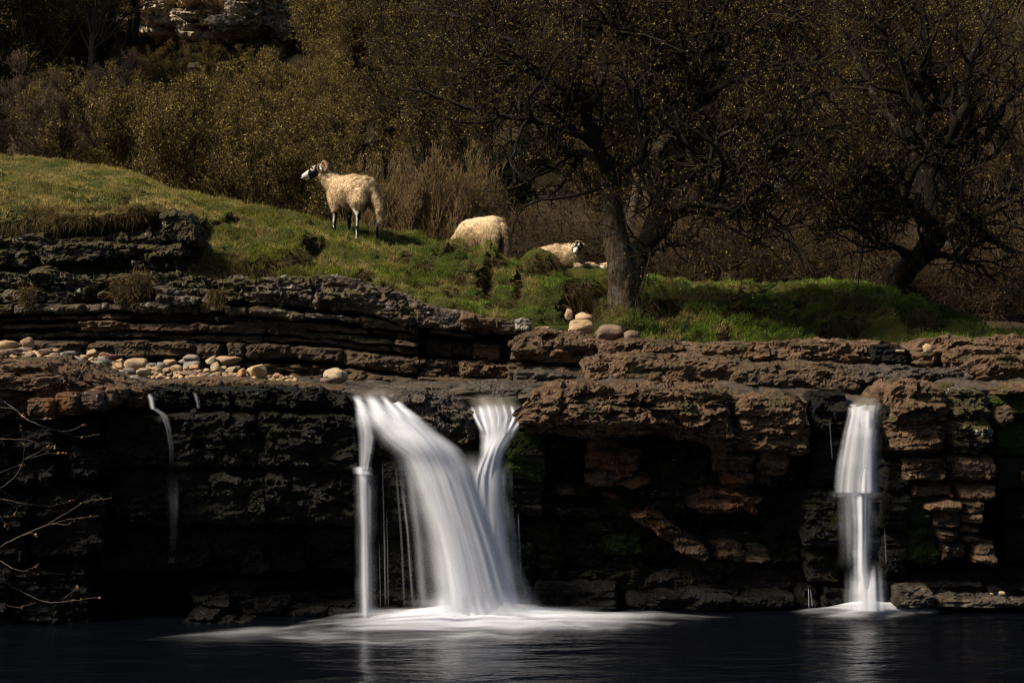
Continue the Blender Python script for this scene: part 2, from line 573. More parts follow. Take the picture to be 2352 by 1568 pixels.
def rock(name, top, bot, d, depth, mat, parent=None, amp=0.03, strat=0.02, pits=0.0, e=0.30, res=None, rnd=0.035, seed=None, freq=3.0, lean=0.0, sharp=1.0, smooth=False):
    """one bed or block of rock: outline from its top and bottom edge lines, its own distance and depth."""
    if seed is None: seed = (abs(hash_s(name, top)) % 997) / 10
    x0, x1 = top[0][0], top[-1][0]
    d0, d1 = d if hasattr(d, '__len__') else (d, d)
    dm = (d0 + d1) / 2
    res = res or (0.013 if dm < 12.6 else 0.019)
    L = (x1 - x0) / F * dm
    nx = int(np.clip(L / res, 8, 420))
    r_ = min(rnd, L * 0.3)
    ne = 6
    ends = 1 - np.cos(np.linspace(0, np.pi / 2, ne + 1))
    s = np.concatenate([ends[:-1] * r_, np.linspace(r_, L - r_, nx), L - ends[::-1][1:] * r_])
    px = x0 + s / L * (x1 - x0)
    dd = d0 + (d1 - d0) * (px - x0) / (x1 - x0)
    tz = CAMZ - (pl(top, px) - 784) / F * dd
    bz = CAMZ - (pl(bot, px) - 784) / F * dd
    X = (px - 1176) / F * dd
    edge = np.minimum(s, L - s) / r_
    sc_ = np.where(edge < 1, np.sqrt(np.clip(1 - (1 - np.clip(edge, 0, 1)) ** 2, 0, 1)) * 0.35 + 0.65, 1.0)
    sc_[0] = sc_[-1] = 0.02
    hh = np.maximum((tz - bz) / 2, 0.012)
    yy, zz = sec_path(depth / 2, float(hh.mean()), e, res)
    nu, nv = len(s), len(yy)
    cy = dd + depth / 2
    cz = (tz + bz) / 2
    V = np.empty((nu, nv, 3))
    V[..., 0] = X[:, None]
    V[..., 1] = cy[:, None] + yy[None] * depth / 2 * sc_[:, None] + lean * (zz[None] * hh[:, None])
    V[..., 2] = cz[:, None] + zz[None] * hh[:, None] * sc_[:, None]
    N = np.empty((nu, nv, 3))
    N[..., 0] = np.where(edge < 1, np.sign(s - L / 2) * (1 - np.clip(edge, 0, 1)), 0)[:, None]
    N[..., 1] = np.sign(yy) * np.abs(yy) ** 3
    N[..., 2] = np.sign(zz) * np.abs(zz) ** 3
    N /= np.linalg.norm(N, axis=2, keepdims=True) + 1e-9
    Pn = V.reshape(-1, 3)
    sd = seed * 3.1
    A3 = np.array([0.75, 0.9, 1.5])
    wq = Pn * A3 + 0.07 * np.stack([vn(Pn * 4 + 3), vn(Pn * 4 + 9), vn(Pn * 4 + 17)], 1)
    disp = amp * (0.40 * fbm(Pn, 3, freq * 0.8, 0.5, sd) + sharp * 0.55 * facet(wq, freq * 1.4, sd) + sharp * 0.28 * facet(wq, freq * 3.6, sd + 1))
    fine = amp * sharp * 0.13 * facet(wq, freq * 10, sd + 3) + amp * 0.12 * fbm(Pn, 2, freq * 12, 0.6, sd + 3)
    q = Pn * np.array([0.7, 0.7, 7.0])
    sv = fbm(q, 3, 1.9, 0.6, sd + 5)
    st = strat * (0.5 * sv + 0.5 * np.clip(np.round(sv * 2.2) / 2.2 + 0.25 * (sv * 2.2 - np.round(sv * 2.2)), -1, 1))
    if pits > 0:
        pn = fbm(Pn * np.array([0.8, 0.8, 1.2]), 4, freq * 1.9, 0.55, sd + 9)
        disp -= pits * sstep(0.12, 0.55, pn)
    lim = np.repeat(np.minimum(1, hh / 0.05), nv)
    Pn = Pn + N.reshape(-1, 3) * np.array([0.8, 1.0, 0.55]) * ((disp + fine) * lim)[:, None]
    Pn[:, 1] += st * lim
    Pn[:, 0] += (0.4 * amp * fbm(Pn, 2, freq * 2, 0.5, sd + 12)) * lim
    V = Pn.reshape(nu, nv, 3)
    V[0] = V[0].mean(0)
    V[-1] = V[-1].mean(0)
    return mk(name, V, grid_faces(nu, nv, True)[:, ::-1], mat, parent, smooth=smooth)


def hash_s(name, top):
    h = 17
    for ch in name: h = (h * 31 + ord(ch)) & 0xffffff
    for p in top: h = (h * 31 + int(p[0] * 3 + p[1] * 7)) & 0xffffff
    return h


def box(x0, x1, y0, y1):
    return [(x0, y0), (x1, y0)], [(x0, y1), (x1, y1)]


def jit(lst, a=3.0):
    """roughen a straight edge line into a wavering one."""
    xs = np.linspace(lst[0][0], lst[-1][0], max(4, int((lst[-1][0] - lst[0][0]) / 14)))
    ys = pl(lst, xs) + rng.normal(0, a, len(xs)) * 0.5 + rng.normal(0, a) * 0.4
    return list(zip(xs, ys))


def struct(name, loc=(0, 0, 0)):
    o = empty(name, loc)
    return tag(o, kind='structure')


def screen_surface(name, cols, nu, nv, mat, amp=0.03, f=2.0, seed=1.0, octv=5, extra=None, dens=None, warp=0.0):
    """a ground sheet through measured lines: per column the picture heights and distances of its profile."""
    xs = np.array([c[0] for c in cols], float)
    K = len(cols[0][1])
    Y = np.array([[k[0] for k in c[1]] for c in cols], float)
    D = np.array([[k[1] for k in c[1]] for c in cols], float)
    u = np.linspace(xs[0], xs[-1], nu)
    v = np.linspace(0, K - 1, nv)
    if dens is not None:
        v = np.interp(np.linspace(0, 1, nv), np.linspace(0, 1, len(dens)), dens)
    Yu = np.stack([np.interp(u, xs, Y[:, k]) for k in range(K)], 1)
    Du = np.stack([np.interp(u, xs, D[:, k]) for k in range(K)], 1)
    Yg = np.stack([np.interp(v, np.arange(K), Yu[i]) for i in range(nu)])
    Dg = np.stack([np.interp(v, np.arange(K), Du[i]) for i in range(nu)])
    # soften the kinks of the measured profile
    for _ in range(3):
        Yg[:, 1:-1] = (Yg[:, :-2] + 2 * Yg[:, 1:-1] + Yg[:, 2:]) / 4
        Dg[:, 1:-1] = (Dg[:, :-2] + 2 * Dg[:, 1:-1] + Dg[:, 2:]) / 4
    U = np.repeat(u[:, None], nv, 1)
    V = W(U.ravel(), Yg.ravel(), Dg.ravel())
    N = vnormals(V, nu, nv)
    if N[:, 1].mean() > 0: N = -N
    h = amp * fbm(V, octv, f, 0.5, seed)
    if extra is not None:
        h = h + extra(V, U.ravel(), Yg.ravel(), N)
    V = V + N * h[:, None]
    Fc = grid_faces(nu, nv)
    return V, N, Fc, U.ravel(), Yg.ravel()


# ------------------------------------------------------------------ pool, terrace, banks, hillside
pv = np.array([[-30, -6, 0], [30, -6, 0], [30, 13.4, 0], [-30, 13.4, 0]], float)
pool = mk('pool_water', pv, np.array([[0, 1, 2, 3]]), M['pool'], origin=(0, 8, 0))
tag(pool, kind='structure')
pb = np.array([[-30, -6, -0.8], [30, -6, -0.8], [30, 14, -0.8], [-30, 14, -0.8]], float)
pbed = mk('pool_bed', pb, np.array([[0, 1, 2, 3]]), M['dark'], origin=(0, 8, -0.8))
tag(pbed, kind='structure')

# terrace of the upper stream bed, behind the lip of the falls
tc = []
for x, yl, dl, ym, yb in [(-500, 905, 11.4, 850, 790), (-60, 890, 11.4, 845, 795), (150, 880, 11.6, 840, 805), (300, 886, 11.8, 858, 830), (450, 888, 12.0, 866, 846), (620, 890, 12.1, 874, 860),
                          (780, 906, 12.1, 886, 872), (900, 908, 12.1, 890, 876), (1100, 915, 12.1, 890, 876), (1250, 908, 12.1, 884, 868), (1400, 900, 12.1, 868, 842),
                          (1600, 903, 12.1, 862, 838), (1870, 925, 12.1, 878, 845), (1980, 935, 12.0, 886, 850), (2060, 925, 12.0, 880, 850), (2200, 895, 12.0, 870, 845), (2420, 890, 12.0, 860, 835), (2900, 890, 12, 860, 835)]:
    tc.append((x, [(yl + 50, dl + 0.25), (yl, dl + 0.05), ((yl + ym) / 2 - 2, dl + 0.6), (ym, 13.3), (yb, 15.6), (yb - 30, 17.2)]))
tV, tN, tF, tU, tY = screen_surface('stream_terrace', tc, 620, 160, None, amp=0.05, f=3.6, seed=3, dens=[0, 1, 2.2, 3.4, 4.2, 5])
terrace = mk('stream_bed', tV, tF, M['wetgrey'], origin=(0, 13, 1.8))
tag(terrace, kind='structure')


def holes(V, U, Y, N):
    """eroded hollows and turf steps in the bank."""
    h = 0.10 * fbm(V, 3, 0.9, 0.5, 2.0) + 0.10 * np.abs(fbm(V, 3, 2.8, 0.55, 4.0)) * sstep(24, 19, V[:, 1]) + 0.03 * fbm(V, 3, 8, 0.6, 6.0)
    h += (0.16 * (0.5 - np.abs(fbm(V * [1, 0.8, 1.3], 2, 1.7, 0.5, 31.0))) + 0.06 * (0.5 - np.abs(fbm(V, 2, 5.0, 0.5, 37.0)))) * sstep(1150, 1450, U) * sstep(20.6, 19.0, V[:, 1])
    for cx, cy, rx, ry, dp in [(712, 590, 36, 15, 0.32), (1118, 655, 20, 36, 0.40), (1240, 628, 36, 20, 0.38), (545, 520, 45, 8, 0.12), (620, 530, 25, 10, 0.12), (840, 655, 20, 8, 0.1),
                               (460, 540, 26, 14, 0.22), (1330, 720, 50, 30, 0.30), (1560, 690, 22, 18, 0.2), (1700, 745, 60, 14, 0.2), (1930, 762, 60, 14, 0.25), (1520, 740, 60, 20, 0.25),
                               (1040, 600, 26, 10, 0.16), (930, 615, 24, 8, 0.12), (640, 612, 60, 10, 0.12), (250, 465, 60, 7, 0.08), (60, 500, 50, 10, 0.1), (1190, 675, 12, 30, 0.2), (1850, 700, 30, 14, 0.15), (2120, 760, 60, 20, 0.2)]:
        wob = 0.5 * fbm(np.stack([U / 14, Y / 9, 0 * U], 1), 2, 1, 0.5, cx)
        r = ((U - cx) / rx) ** 2 + ((Y - cy) / ry) ** 2 + wob
        h -= dp * sstep(1.15, 0.55, r)
        r2 = ((U - cx) / (rx * 1.2)) ** 2 + ((Y - (cy - ry * 1.25)) / (ry * 0.7)) ** 2
        h += dp * 0.35 * sstep(1.2, 0.1, r2)
    return h * sstep(0, 1, 1.0 + 0 * U)


hc = []
#        x    crest y,d    mid1 y,d      lip y,d      under y,d    base y,d
for x, yc, dc, y1, d1, y2, d2, y3, d3, y4, d4 in [
    (-700, 330, 25, 430, 19, 490, 17.2, 530, 17.1, 640, 16.4),
    (-60, 352, 24.5, 425, 19, 500, 16.6, 545, 16.8, 640, 16.2),
    (0, 358, 24.5, 430, 19, 510, 16.5, 550, 16.8, 640, 16.2),
    (100, 372, 24.2, 435, 19, 505, 16.4, 550, 16.8, 640, 16.2),
    (200, 388, 24, 440, 19, 500, 16.3, 545, 16.8, 640, 16.2),
    (280, 405, 23.7, 447, 19, 492, 16.4, 540, 16.8, 640, 16.2),
    (360, 427, 23.4, 455, 19.5, 480, 16.6, 540, 16.9, 640, 16.2),
    (430, 446, 23, 475, 20, 520, 17.0, 570, 16.8, 640, 16.2),
    (470, 457, 22.8, 490, 20, 550, 17.3, 595, 16.3, 640, 16.1),
    (550, 475, 22.3, 510, 20, 560, 17.6, 600, 16.3, 642, 16.1),
    (650, 492, 21.8, 525, 19.8, 570, 17.6, 605, 16.4, 642, 16.1),
    (720, 505, 21.5, 535, 19.8, 585, 17.8, 620, 16.8, 648, 16.1),
    (800, 526, 21.0, 548, 19.9, 600, 17.8, 640, 16.9, 665, 16.1),
    (870, 534, 20.9, 558, 19.8, 610, 17.8, 650, 16.9, 680, 16.1),
    (950, 545, 20.8, 570, 19.6, 620, 17.8, 670, 16.8, 705, 16.1),
    (1000, 552, 20.6, 577, 19.5, 625, 17.8, 680, 16.8, 715, 16.1),
    (1060, 566, 20.4, 585, 19.4, 630, 17.9, 690, 16.8, 730, 16.1),
    (1120, 586, 20.3, 605, 19.3, 645, 17.9, 700, 16.9, 745, 16.2),
    (1180, 590, 20.6, 608, 19.5, 650, 18.1, 700, 17.2, 755, 16.4),
    (1260, 594, 20.6, 615, 19.4, 660, 18.0, 705, 17.2, 770, 16.4),
    (1310, 622, 21.0, 638, 19.4, 670, 18.0, 710, 17.3, 780, 16.5),
    (1400, 630, 21.2, 645, 19.4, 680, 18.0, 720, 17.3, 785, 16.5),
    (1480, 642, 21.0, 655, 19.4, 690, 18.0, 735, 17.2, 800, 16.4),
    (1600, 658, 20.8, 672, 19.3, 705, 18.0, 750, 17.1, 805, 16.4),
    (1750, 658, 20.8, 675, 19.3, 705, 18.0, 755, 17.1, 805, 16.4),
    (1900, 655, 20.8, 675, 19.3, 710, 18.0, 765, 17.1, 810, 16.4),
    (1980, 662, 20.8, 682, 19.4, 715, 18.0, 770, 17.1, 812, 16.4),
    (2060, 698, 20.2, 710, 19.4, 740, 18.0, 778, 17.1, 812, 16.4),
    (2150, 718, 20.0, 730, 19.3, 750, 18.0, 785, 17.1, 815, 16.4),
    (2200, 745, 19.0, 752, 18.4, 768, 17.7, 790, 17.1, 818, 16.4),
    (2250, 775, 18.6, 780, 18.0, 790, 17.5, 802, 17.1, 822, 16.4),
    (2450, 800, 18.6, 802, 18.0, 806, 17.5, 812, 17.1, 824, 16.4),
    (2950, 800, 18.6, 802, 18.0, 806, 17.5, 812, 17.1, 824, 16.4)]:
    # the back of the bank: falls away behind the crest
    hc.append((x, [(y4 + 60, d4 - 0.1), (y4, d4), (y3, d3), (y2, d2), (y1, d1), (yc, dc), (yc + 12, dc + 1.2), (yc + 60 if yc < 700 else 810, dc + 3.5)]))
hV, hN, hF, hU, hY = screen_surface('bank', hc, 620, 230, None, amp=0.02, f=3, seed=5, extra=holes, dens=[0, 1, 1.8, 2.6, 3.3, 4.0, 4.6, 5.1, 6, 7])
bank = mk('grassy_bank', hV, hF, M['turf'], origin=(0, 18, 2.5))
tag(bank, kind='structure')
bankBVH = BVHTree.FromPolygons([Vector(v) for v in hV], hF.tolist())


def on_bank(x, y, default=3.0):
    h = bankBVH.ray_cast(Vector((x, y, 12)), Vector((0, 0, -1)))
    return h[0].z if h[0] is not None else default


def hillz(x, y):
    s = 0.325 + 0.105 * sstep(-8, 6, x)
    z = 2.95 + s * np.maximum(y - 26, 0) - 0.10 * np.maximum(25 - y, 0) - 0.35 * np.maximum(22 - y, 0)
    up = sstep(62, 63.5, y) * sstep(-2, -9, x)
    return z + 9.0 * up + 0.0


gx = np.linspace(-75, 75, 260)
gy = np.concatenate([np.linspace(18.9, 60, 130), np.linspace(60.4, 66, 24), np.linspace(67, 150, 60)])
GX, GY = np.meshgrid(gx, gy, indexing='ij')
gv = np.stack([GX.ravel(), GY.ravel(), hillz(GX, GY).ravel()], 1)
gv[:, 2] += 0.5 * fbm(gv * [1, 1, 0], 4, 0.25, 0.5, 3) + 0.12 * fbm(gv * [1, 1, 0], 3, 1.6, 0.5, 8)
hill = mk('wooded_hillside', gv, grid_faces(len(gx), len(gy)), M['litter'], origin=(0, 60, 10))
tag(hill, kind='structure')
hillBVH = BVHTree.FromPolygons([Vector(v) for v in gv], grid_faces(len(gx), len(gy)).tolist())


def on_hill(x, y):
    h = hillBVH.ray_cast(Vector((x, y, 90)), Vector((0, 0, -1)))
    return h[0].z if h[0] is not None else float(hillz(x, y))




# ------------------------------------------------------------------ the middle cliff of layered beds
def backing(name, x0, x1, top, bot, d, depth, mat, parent, amp=0.05):
    return rock(name, top if hasattr(top, '__len__') else [(x0, top), (x1, top)], bot if hasattr(bot, '__len__') else [(x0, bot), (x1, bot)],
                d, depth, mat, parent, amp=amp, strat=0.03, res=0.04, freq=2)


mc = struct('layered_cliff', (0, 15.5, 1.9))
c0 = [(-500, 620), (0, 626), (300, 634), (430, 640), (560, 640), (740, 632), (850, 655), (950, 690), (1060, 716), (1215, 738)]
c1 = [(-500, 700), (0, 698), (230, 692), (400, 695), (560, 700), (700, 712), (850, 728), (950, 748), (1215, 772)]
c2 = [(-500, 722), (0, 722), (230, 716), (400, 720), (570, 724), (760, 740), (940, 764), (1215, 788)]
c3 = [(-500, 780), (0, 778), (300, 778), (500, 780), (760, 794), (950, 818), (1215, 838)]
c4 = [(-500, 818), (180, 822), (500, 824), (760, 838), (950, 866), (1215, 870)]
rock('cliff_core', [(-520, 640), (300, 648), (560, 650), (850, 672), (950, 715), (1195, 750)], [(-520, 900), (1195, 900)], (15.75, 15.6), 1.3, M['dark'], mc, amp=0.05, res=0.04)


def between(ca, cb, a, b, x0, x1, n=6):
    xs = np.linspace(x0, x1, n)
    return list(zip(xs, pl(ca, xs) * (1 - a) + pl(cb, xs) * a)), list(zip(xs, pl(ca, xs) * (1 - b) + pl(cb, xs) * b))


def bed(parent, ca, cb, a, b, cuts, d, depth, mats, name='rock_block', gap=0.0, jd=0.05, ja=1.5, **kw):
    for i in range(len(cuts) - 1):
        x0, x1 = cuts[i] + gap * random.random() * 0.5 - 2, cuts[i + 1] - gap * random.random() * 0.5 + 2
        tp, bt = between(ca, cb, a, b, x0, x1, max(3, int((x1 - x0) / 22)))
        o1, o2 = rng.normal(0, ja), rng.normal(0, ja)
        tp = [(x, y + o1 + rng.normal(0, ja * 0.7)) for x, y in tp]
        bt = [(x, y + o2 + rng.normal(0, ja * 0.7)) for x, y in bt]
        dd = d(0.5 * (x0 + x1)) if callable(d) else d
        m_ = mats[i % len(mats)] if len(mats) > 1 else mats[0]
        rock(name, tp, bt, dd + random.uniform(-jd, jd), depth, m_, parent, seed=random.random() * 90, **kw)


# massive lichened top beds
bed(mc, c0, c1, 0.0, 0.97, [552, 716, 958], 14.95, 0.9, [M['grey']], amp=0.09, strat=0.06, pits=0.05, jd=0.02, name='rock_block')
bed(mc, c0, c1, 0.02, 0.98, [955, 1062, 1145, 1216], 14.95, 0.9, [M['grey'], M['brown'], M['grey']], amp=0.05, strat=0.03, pits=0.07, jd=0.05)
rock('rock_block', [(708, 640), (730, 630), (755, 631), (775, 645)], [(708, 668), (775, 672)], 15.02, 0.4, M['greydark'], mc, amp=0.03)
# rubbly upper left part, two rows
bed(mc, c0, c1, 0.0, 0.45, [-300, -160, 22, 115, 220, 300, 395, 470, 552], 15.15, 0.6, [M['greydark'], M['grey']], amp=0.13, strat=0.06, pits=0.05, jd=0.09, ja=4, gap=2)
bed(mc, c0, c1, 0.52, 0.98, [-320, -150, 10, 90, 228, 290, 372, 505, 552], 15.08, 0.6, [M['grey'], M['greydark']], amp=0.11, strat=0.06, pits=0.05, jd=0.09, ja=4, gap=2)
# pale band of small blocks
bed(mc, c1, c2, 0.12, 0.92, [-300, -110, 30, 186, 232, 298, 388, 440, 456, 480, 512, 524, 568, 700, 830, 955], 14.98, 0.7, [M['grey']], amp=0.045, strat=0.03, jd=0.05, ja=3, gap=1, rnd=0.03)
bed(mc, c1, c2, 0.2, 1.0, [990, 1040, 1085], 15.05, 0.6, [M['tan']], amp=0.04, pits=0.05)
# thin dark beds
for k, (a, b, dd) in enumerate([(0.10, 0.34, 15.13), (0.40, 0.66, 15.05), (0.73, 0.96, 15.10)]):
    cuts = [-300]
    while cuts[-1] < 955:
        cuts.append(cuts[-1] + random.choice([60, 90, 130, 180, 240, 300]))
    cuts[-1] = 958
    bed(mc, c2, c3, a, b, cuts, dd, 0.6, [M['tan'], M['greydark'], M['tan'], M['brown']], name='rock_slab', amp=0.05, strat=0.05, jd=0.09, ja=2.6, gap=5, rnd=0.05, pits=0.03)
rock('rock_slab', [(535, 736), (620, 738), (705, 746)], [(535, 758), (620, 764), (705, 766)], 15.1, 0.6, M['tan'], mc, amp=0.03)
# thick rounded bed with clean joints
bed(mc, c3, c4, 0.12, 1.0, [-300, -90, 190, 443, 508], 14.95, 0.9, [M['tan']], amp=0.04, strat=0.02, pits=0.05, jd=0.02, gap=0, rnd=0.07)
bed(mc, c3, c4, 0.10, 0.85, [514, 562, 790, 958], 14.9, 0.9, [M['tan']], amp=0.04, strat=0.02, pits=0.04, jd=0.02, gap=2, rnd=0.09)
rock('rock_block', [(-300, 822), (0, 830), (300, 836), (560, 830)], [(-300, 900), (560, 900)], 15.1, 0.5, M['tan'], mc, amp=0.05, pits=0.05)
rock('rock_block', [(556, 832), (700, 838), (800, 846)], [(556, 882), (800, 885)], 14.9, 0.9, M['tan'], mc, amp=0.05, strat=0.03, pits=0.07)
rock('rock_block', [(795, 846), (880, 860), (960, 868)], [(795, 888), (960, 890)], 14.82, 0.9, M['tan'], mc, amp=0.05, strat=0.03, pits=0.07)
# right-hand end of the cliff, behind the dark notch
bed(mc, c1, c3, 0.45, 0.95, [975, 1042, 1088, 1150, 1190], 15.25, 0.5, [M['tan'], M['ochre'], M['brown']], amp=0.05, pits=0.06, jd=0.1, ja=4, gap=6)
bed(mc, c3, c4, 0.1, 1.0, [960, 1060, 1172], 15.0, 0.9, [M['tan'], M['brown']], amp=0.06, strat=0.03, pits=0.08, jd=0.05)
rock('rock_slab', [(955, 866), (1100, 872), (1200, 870)], [(955, 890), (1200, 892)], 14.7, 0.9, M['tan'], mc, amp=0.03)
rock('rock_block', [(1180, 735), (1198, 727), (1218, 736)], [(1180, 758), (1218, 762)], 14.86, 0.4, M['st_grey'], mc, amp=0.03)

# ledge under the turf on the left
lc = struct('turf_ledge', (-4, 16, 3))
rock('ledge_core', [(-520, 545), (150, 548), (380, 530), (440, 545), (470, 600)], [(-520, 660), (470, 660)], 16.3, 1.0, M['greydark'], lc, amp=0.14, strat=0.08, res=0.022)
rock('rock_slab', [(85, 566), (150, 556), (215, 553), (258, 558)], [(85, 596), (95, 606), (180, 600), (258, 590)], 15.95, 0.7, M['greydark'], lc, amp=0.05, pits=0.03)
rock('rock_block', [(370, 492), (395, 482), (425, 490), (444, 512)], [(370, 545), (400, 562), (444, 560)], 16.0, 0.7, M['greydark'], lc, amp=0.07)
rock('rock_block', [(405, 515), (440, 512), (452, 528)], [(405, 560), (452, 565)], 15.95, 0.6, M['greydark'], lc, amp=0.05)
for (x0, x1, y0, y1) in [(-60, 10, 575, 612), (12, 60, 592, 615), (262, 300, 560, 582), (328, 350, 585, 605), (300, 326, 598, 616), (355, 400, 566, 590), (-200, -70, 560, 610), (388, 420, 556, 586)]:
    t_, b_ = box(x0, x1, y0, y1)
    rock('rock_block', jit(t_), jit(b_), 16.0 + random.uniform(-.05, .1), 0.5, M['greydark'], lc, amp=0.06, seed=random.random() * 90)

# ------------------------------------------------------------------ upper right ledges
rc = struct('upper_rock_ledges', (2, 13.5, 1.9))
rock('rock_slab', [(1172, 790), (1195, 770), (1250, 754), (1330, 764), (1395, 784), (1440, 800)], [(1172, 828), (1260, 834), (1350, 832), (1440, 838)], (14.2, 14.3), 1.6, M['brown'], rc, amp=0.07, strat=0.05, pits=0.09)
rock('rock_slab', [(1170, 838), (1270, 842), (1380, 840)], [(1170, 872), (1300, 874), (1380, 872)], 14.3, 1.2, M['tan'], rc, amp=0.05, strat=0.04, pits=0.05)
rock('rock_slab', [(1380, 792), (1440, 782), (1520, 780), (1600, 788), (1700, 786), (1760, 790)], [(1380, 830), (1760, 832)], (13.9, 13.9), 1.6, M['brown'], rc, amp=0.06, strat=0.04, pits=0.03)
rock('rock_slab', [(1740, 792), (1840, 786), (1920, 782), (2010, 784), (2085, 800)], [(1740, 836), (2085, 842)], (13.8, 13.7), 1.6, M['brown'], rc, amp=0.07, strat=0.04, pits=0.04)
rock('rock_slab', [(2000, 790), (2045, 788), (2090, 806)], [(2000, 832), (2090, 838)], 13.6, 0.9, M['mossy'], rc, amp=0.05)
rock('boulder_bed', [(2108, 812), (2135, 790), (2190, 777), (2290, 776), (2420, 780)], [(2108, 842), (2420, 846)], (13.4, 13.3), 1.4, M['brown'], rc, amp=0.09, strat=0.04, pits=0.05, rnd=0.2)
rock('rock_block', [(2185, 800), (2240, 796), (2352, 800), (2500, 800)], [(2185, 846), (2500, 850)], 13.1, 0.9, M['brown'], rc, amp=0.06, strat=0.04, pits=0.04)
rock('rock_block', [(2242, 850), (2268, 828), (2310, 822), (2420, 820), (2600, 825)], [(2242, 884), (2600, 890)], 12.5, 1.2, M['brown'], rc, amp=0.07, strat=0.04, pits=0.03, rnd=0.15)
# second step
for (x0, x1, yt0, yt1, yb, m_, dd) in [(1345, 1440, 824, 816, 892, 'brown', 12.95), (1420, 1700, 812, 826, 900, 'brown', 12.85), (1680, 1990, 830, 842, 912, 'tan', 12.82),
                                       (1960, 2140, 844, 845, 886, 'wetgrey', 12.78), (2110, 2262, 846, 846, 888, 'wetgrey', 12.75)]:
    xs = np.linspace(x0, x1, 6)
    rock('rock_block', [(x, yt0 + (yt1 - yt0) * k / 5 + rng.normal(0, 1.5)) for k, x in enumerate(xs)], [(x0, yb), (x1, yb)], dd, 1.5, M[m_], rc, amp=0.07, strat=0.03, pits=0.03, e=0.5)
rock('rock_slab', [(1180, 852), (1250, 850), (1350, 862)], [(1180, 888), (1350, 895)], 13.4, 0.9, M['wetgrey'], rc, amp=0.03)
rock('rock_block', [(1262, 893), (1300, 882), (1350, 880), (1372, 886)], [(1262, 918), (1372, 915)], 12.35, 0.7, M['ochre'], rc, amp=0.07, pits=0.06)

# ------------------------------------------------------------------ the cliff the falls drop over
fc = struct('waterfall_cliff', (0, 12, 0))
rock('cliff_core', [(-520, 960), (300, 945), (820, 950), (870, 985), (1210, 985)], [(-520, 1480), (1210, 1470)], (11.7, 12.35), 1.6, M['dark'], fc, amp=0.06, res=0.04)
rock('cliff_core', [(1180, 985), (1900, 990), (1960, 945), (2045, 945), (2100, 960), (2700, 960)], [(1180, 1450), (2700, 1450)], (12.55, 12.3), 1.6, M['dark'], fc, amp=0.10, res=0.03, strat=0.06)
# left brown mass
rock('rock_mass', [(-420, 832), (-120, 828), (0, 828), (80, 834), (160, 854), (240, 874), (298, 890)], [(-420, 985), (-60, 972), (60, 966), (150, 956), (240, 935), (298, 908)], (10.9, 11.5), 1.6, M['brown'], fc, amp=0.08, strat=0.04, pits=0.07, rnd=0.12, e=0.5)
rock('rock_mass', [(-420, 838), (0, 840), (120, 850), (230, 868), (300, 880)], [(-420, 880), (300, 900)], (11.8, 12.0), 1.6, M['brown'], fc, amp=0.05, strat=0.03, rnd=0.12)
for (x0, x1, y0, y1, m_, dd) in [(60, 118, 915, 962, 'ochre', 11.06), (120, 176, 905, 954, 'ochre', 11.12), (178, 232, 900, 942, 'ochre', 11.2), (234, 262, 893, 930, 'brown', 11.3), (264, 286, 888, 920, 'brown', 11.4)]:
    t_, b_ = box(x0, x1, y0, y1)
    rock('rock_block', jit(t_), jit(b_), dd - 0.02, 0.5, M[m_], fc, amp=0.03, strat=0.02, seed=random.random() * 90)
# lip
rock('rock_block', [(287, 892), (310, 886), (335, 893)], [(287, 938), (335, 940)], 11.55, 0.8, M['ochre'], fc, amp=0.05)
rock('rock_block', [(318, 905), (345, 900), (372, 905)], [(318, 944), (372, 944)], 11.6, 0.8, M['wet'], fc, amp=0.05)
rock('rock_slab', [(366, 892), (420, 884), (478, 888), (530, 892)], [(366, 938), (530, 938)], (11.62, 11.68), 0.9, M['mossy'], fc, amp=0.06, strat=0.03, pits=0.05)
rock('rock_slab', [(525, 888), (580, 884), (650, 888), (690, 896)], [(525, 938), (690, 942)], (11.68, 11.74), 0.9, M['mossy'], fc, amp=0.06, strat=0.03, pits=0.05)
rock('rock_slab', [(680, 892), (740, 896), (800, 908), (822, 925)], [(680, 942), (822, 950)], (11.74, 11.8), 0.9, M['mossy'], fc, amp=0.07, strat=0.03, pits=0.05)
rock('rock_slab', [(300, 882), (460, 868), (640, 876), (800, 894)], [(300, 905), (800, 915)], (12.0, 12.15), 0.9, M['brown'], fc, amp=0.035, strat=0.02, rnd=0.2)
# face, three beds
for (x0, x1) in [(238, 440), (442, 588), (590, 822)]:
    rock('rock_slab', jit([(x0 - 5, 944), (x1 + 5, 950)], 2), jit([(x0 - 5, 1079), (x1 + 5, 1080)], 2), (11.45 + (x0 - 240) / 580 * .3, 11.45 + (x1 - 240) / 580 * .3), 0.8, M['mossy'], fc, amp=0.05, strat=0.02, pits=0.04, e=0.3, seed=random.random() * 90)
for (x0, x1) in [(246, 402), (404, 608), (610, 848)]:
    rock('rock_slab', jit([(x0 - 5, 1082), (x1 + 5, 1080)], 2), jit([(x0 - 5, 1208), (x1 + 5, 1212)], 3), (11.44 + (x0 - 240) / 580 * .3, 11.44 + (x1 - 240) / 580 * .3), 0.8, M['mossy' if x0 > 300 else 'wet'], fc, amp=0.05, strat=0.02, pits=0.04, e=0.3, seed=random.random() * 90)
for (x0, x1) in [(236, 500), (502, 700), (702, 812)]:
    rock('rock_slab', jit([(x0 - 5, 1208), (x1 + 5, 1210)], 2), jit([(x0, 1318), (x1, 1320)], 4), (11.58 + (x0 - 240) / 580 * .3, 11.58 + (x1 - 240) / 580 * .3), 0.8, M['wet'], fc, amp=0.06, strat=0.02, pits=0.05, e=0.35, seed=random.random() * 90)
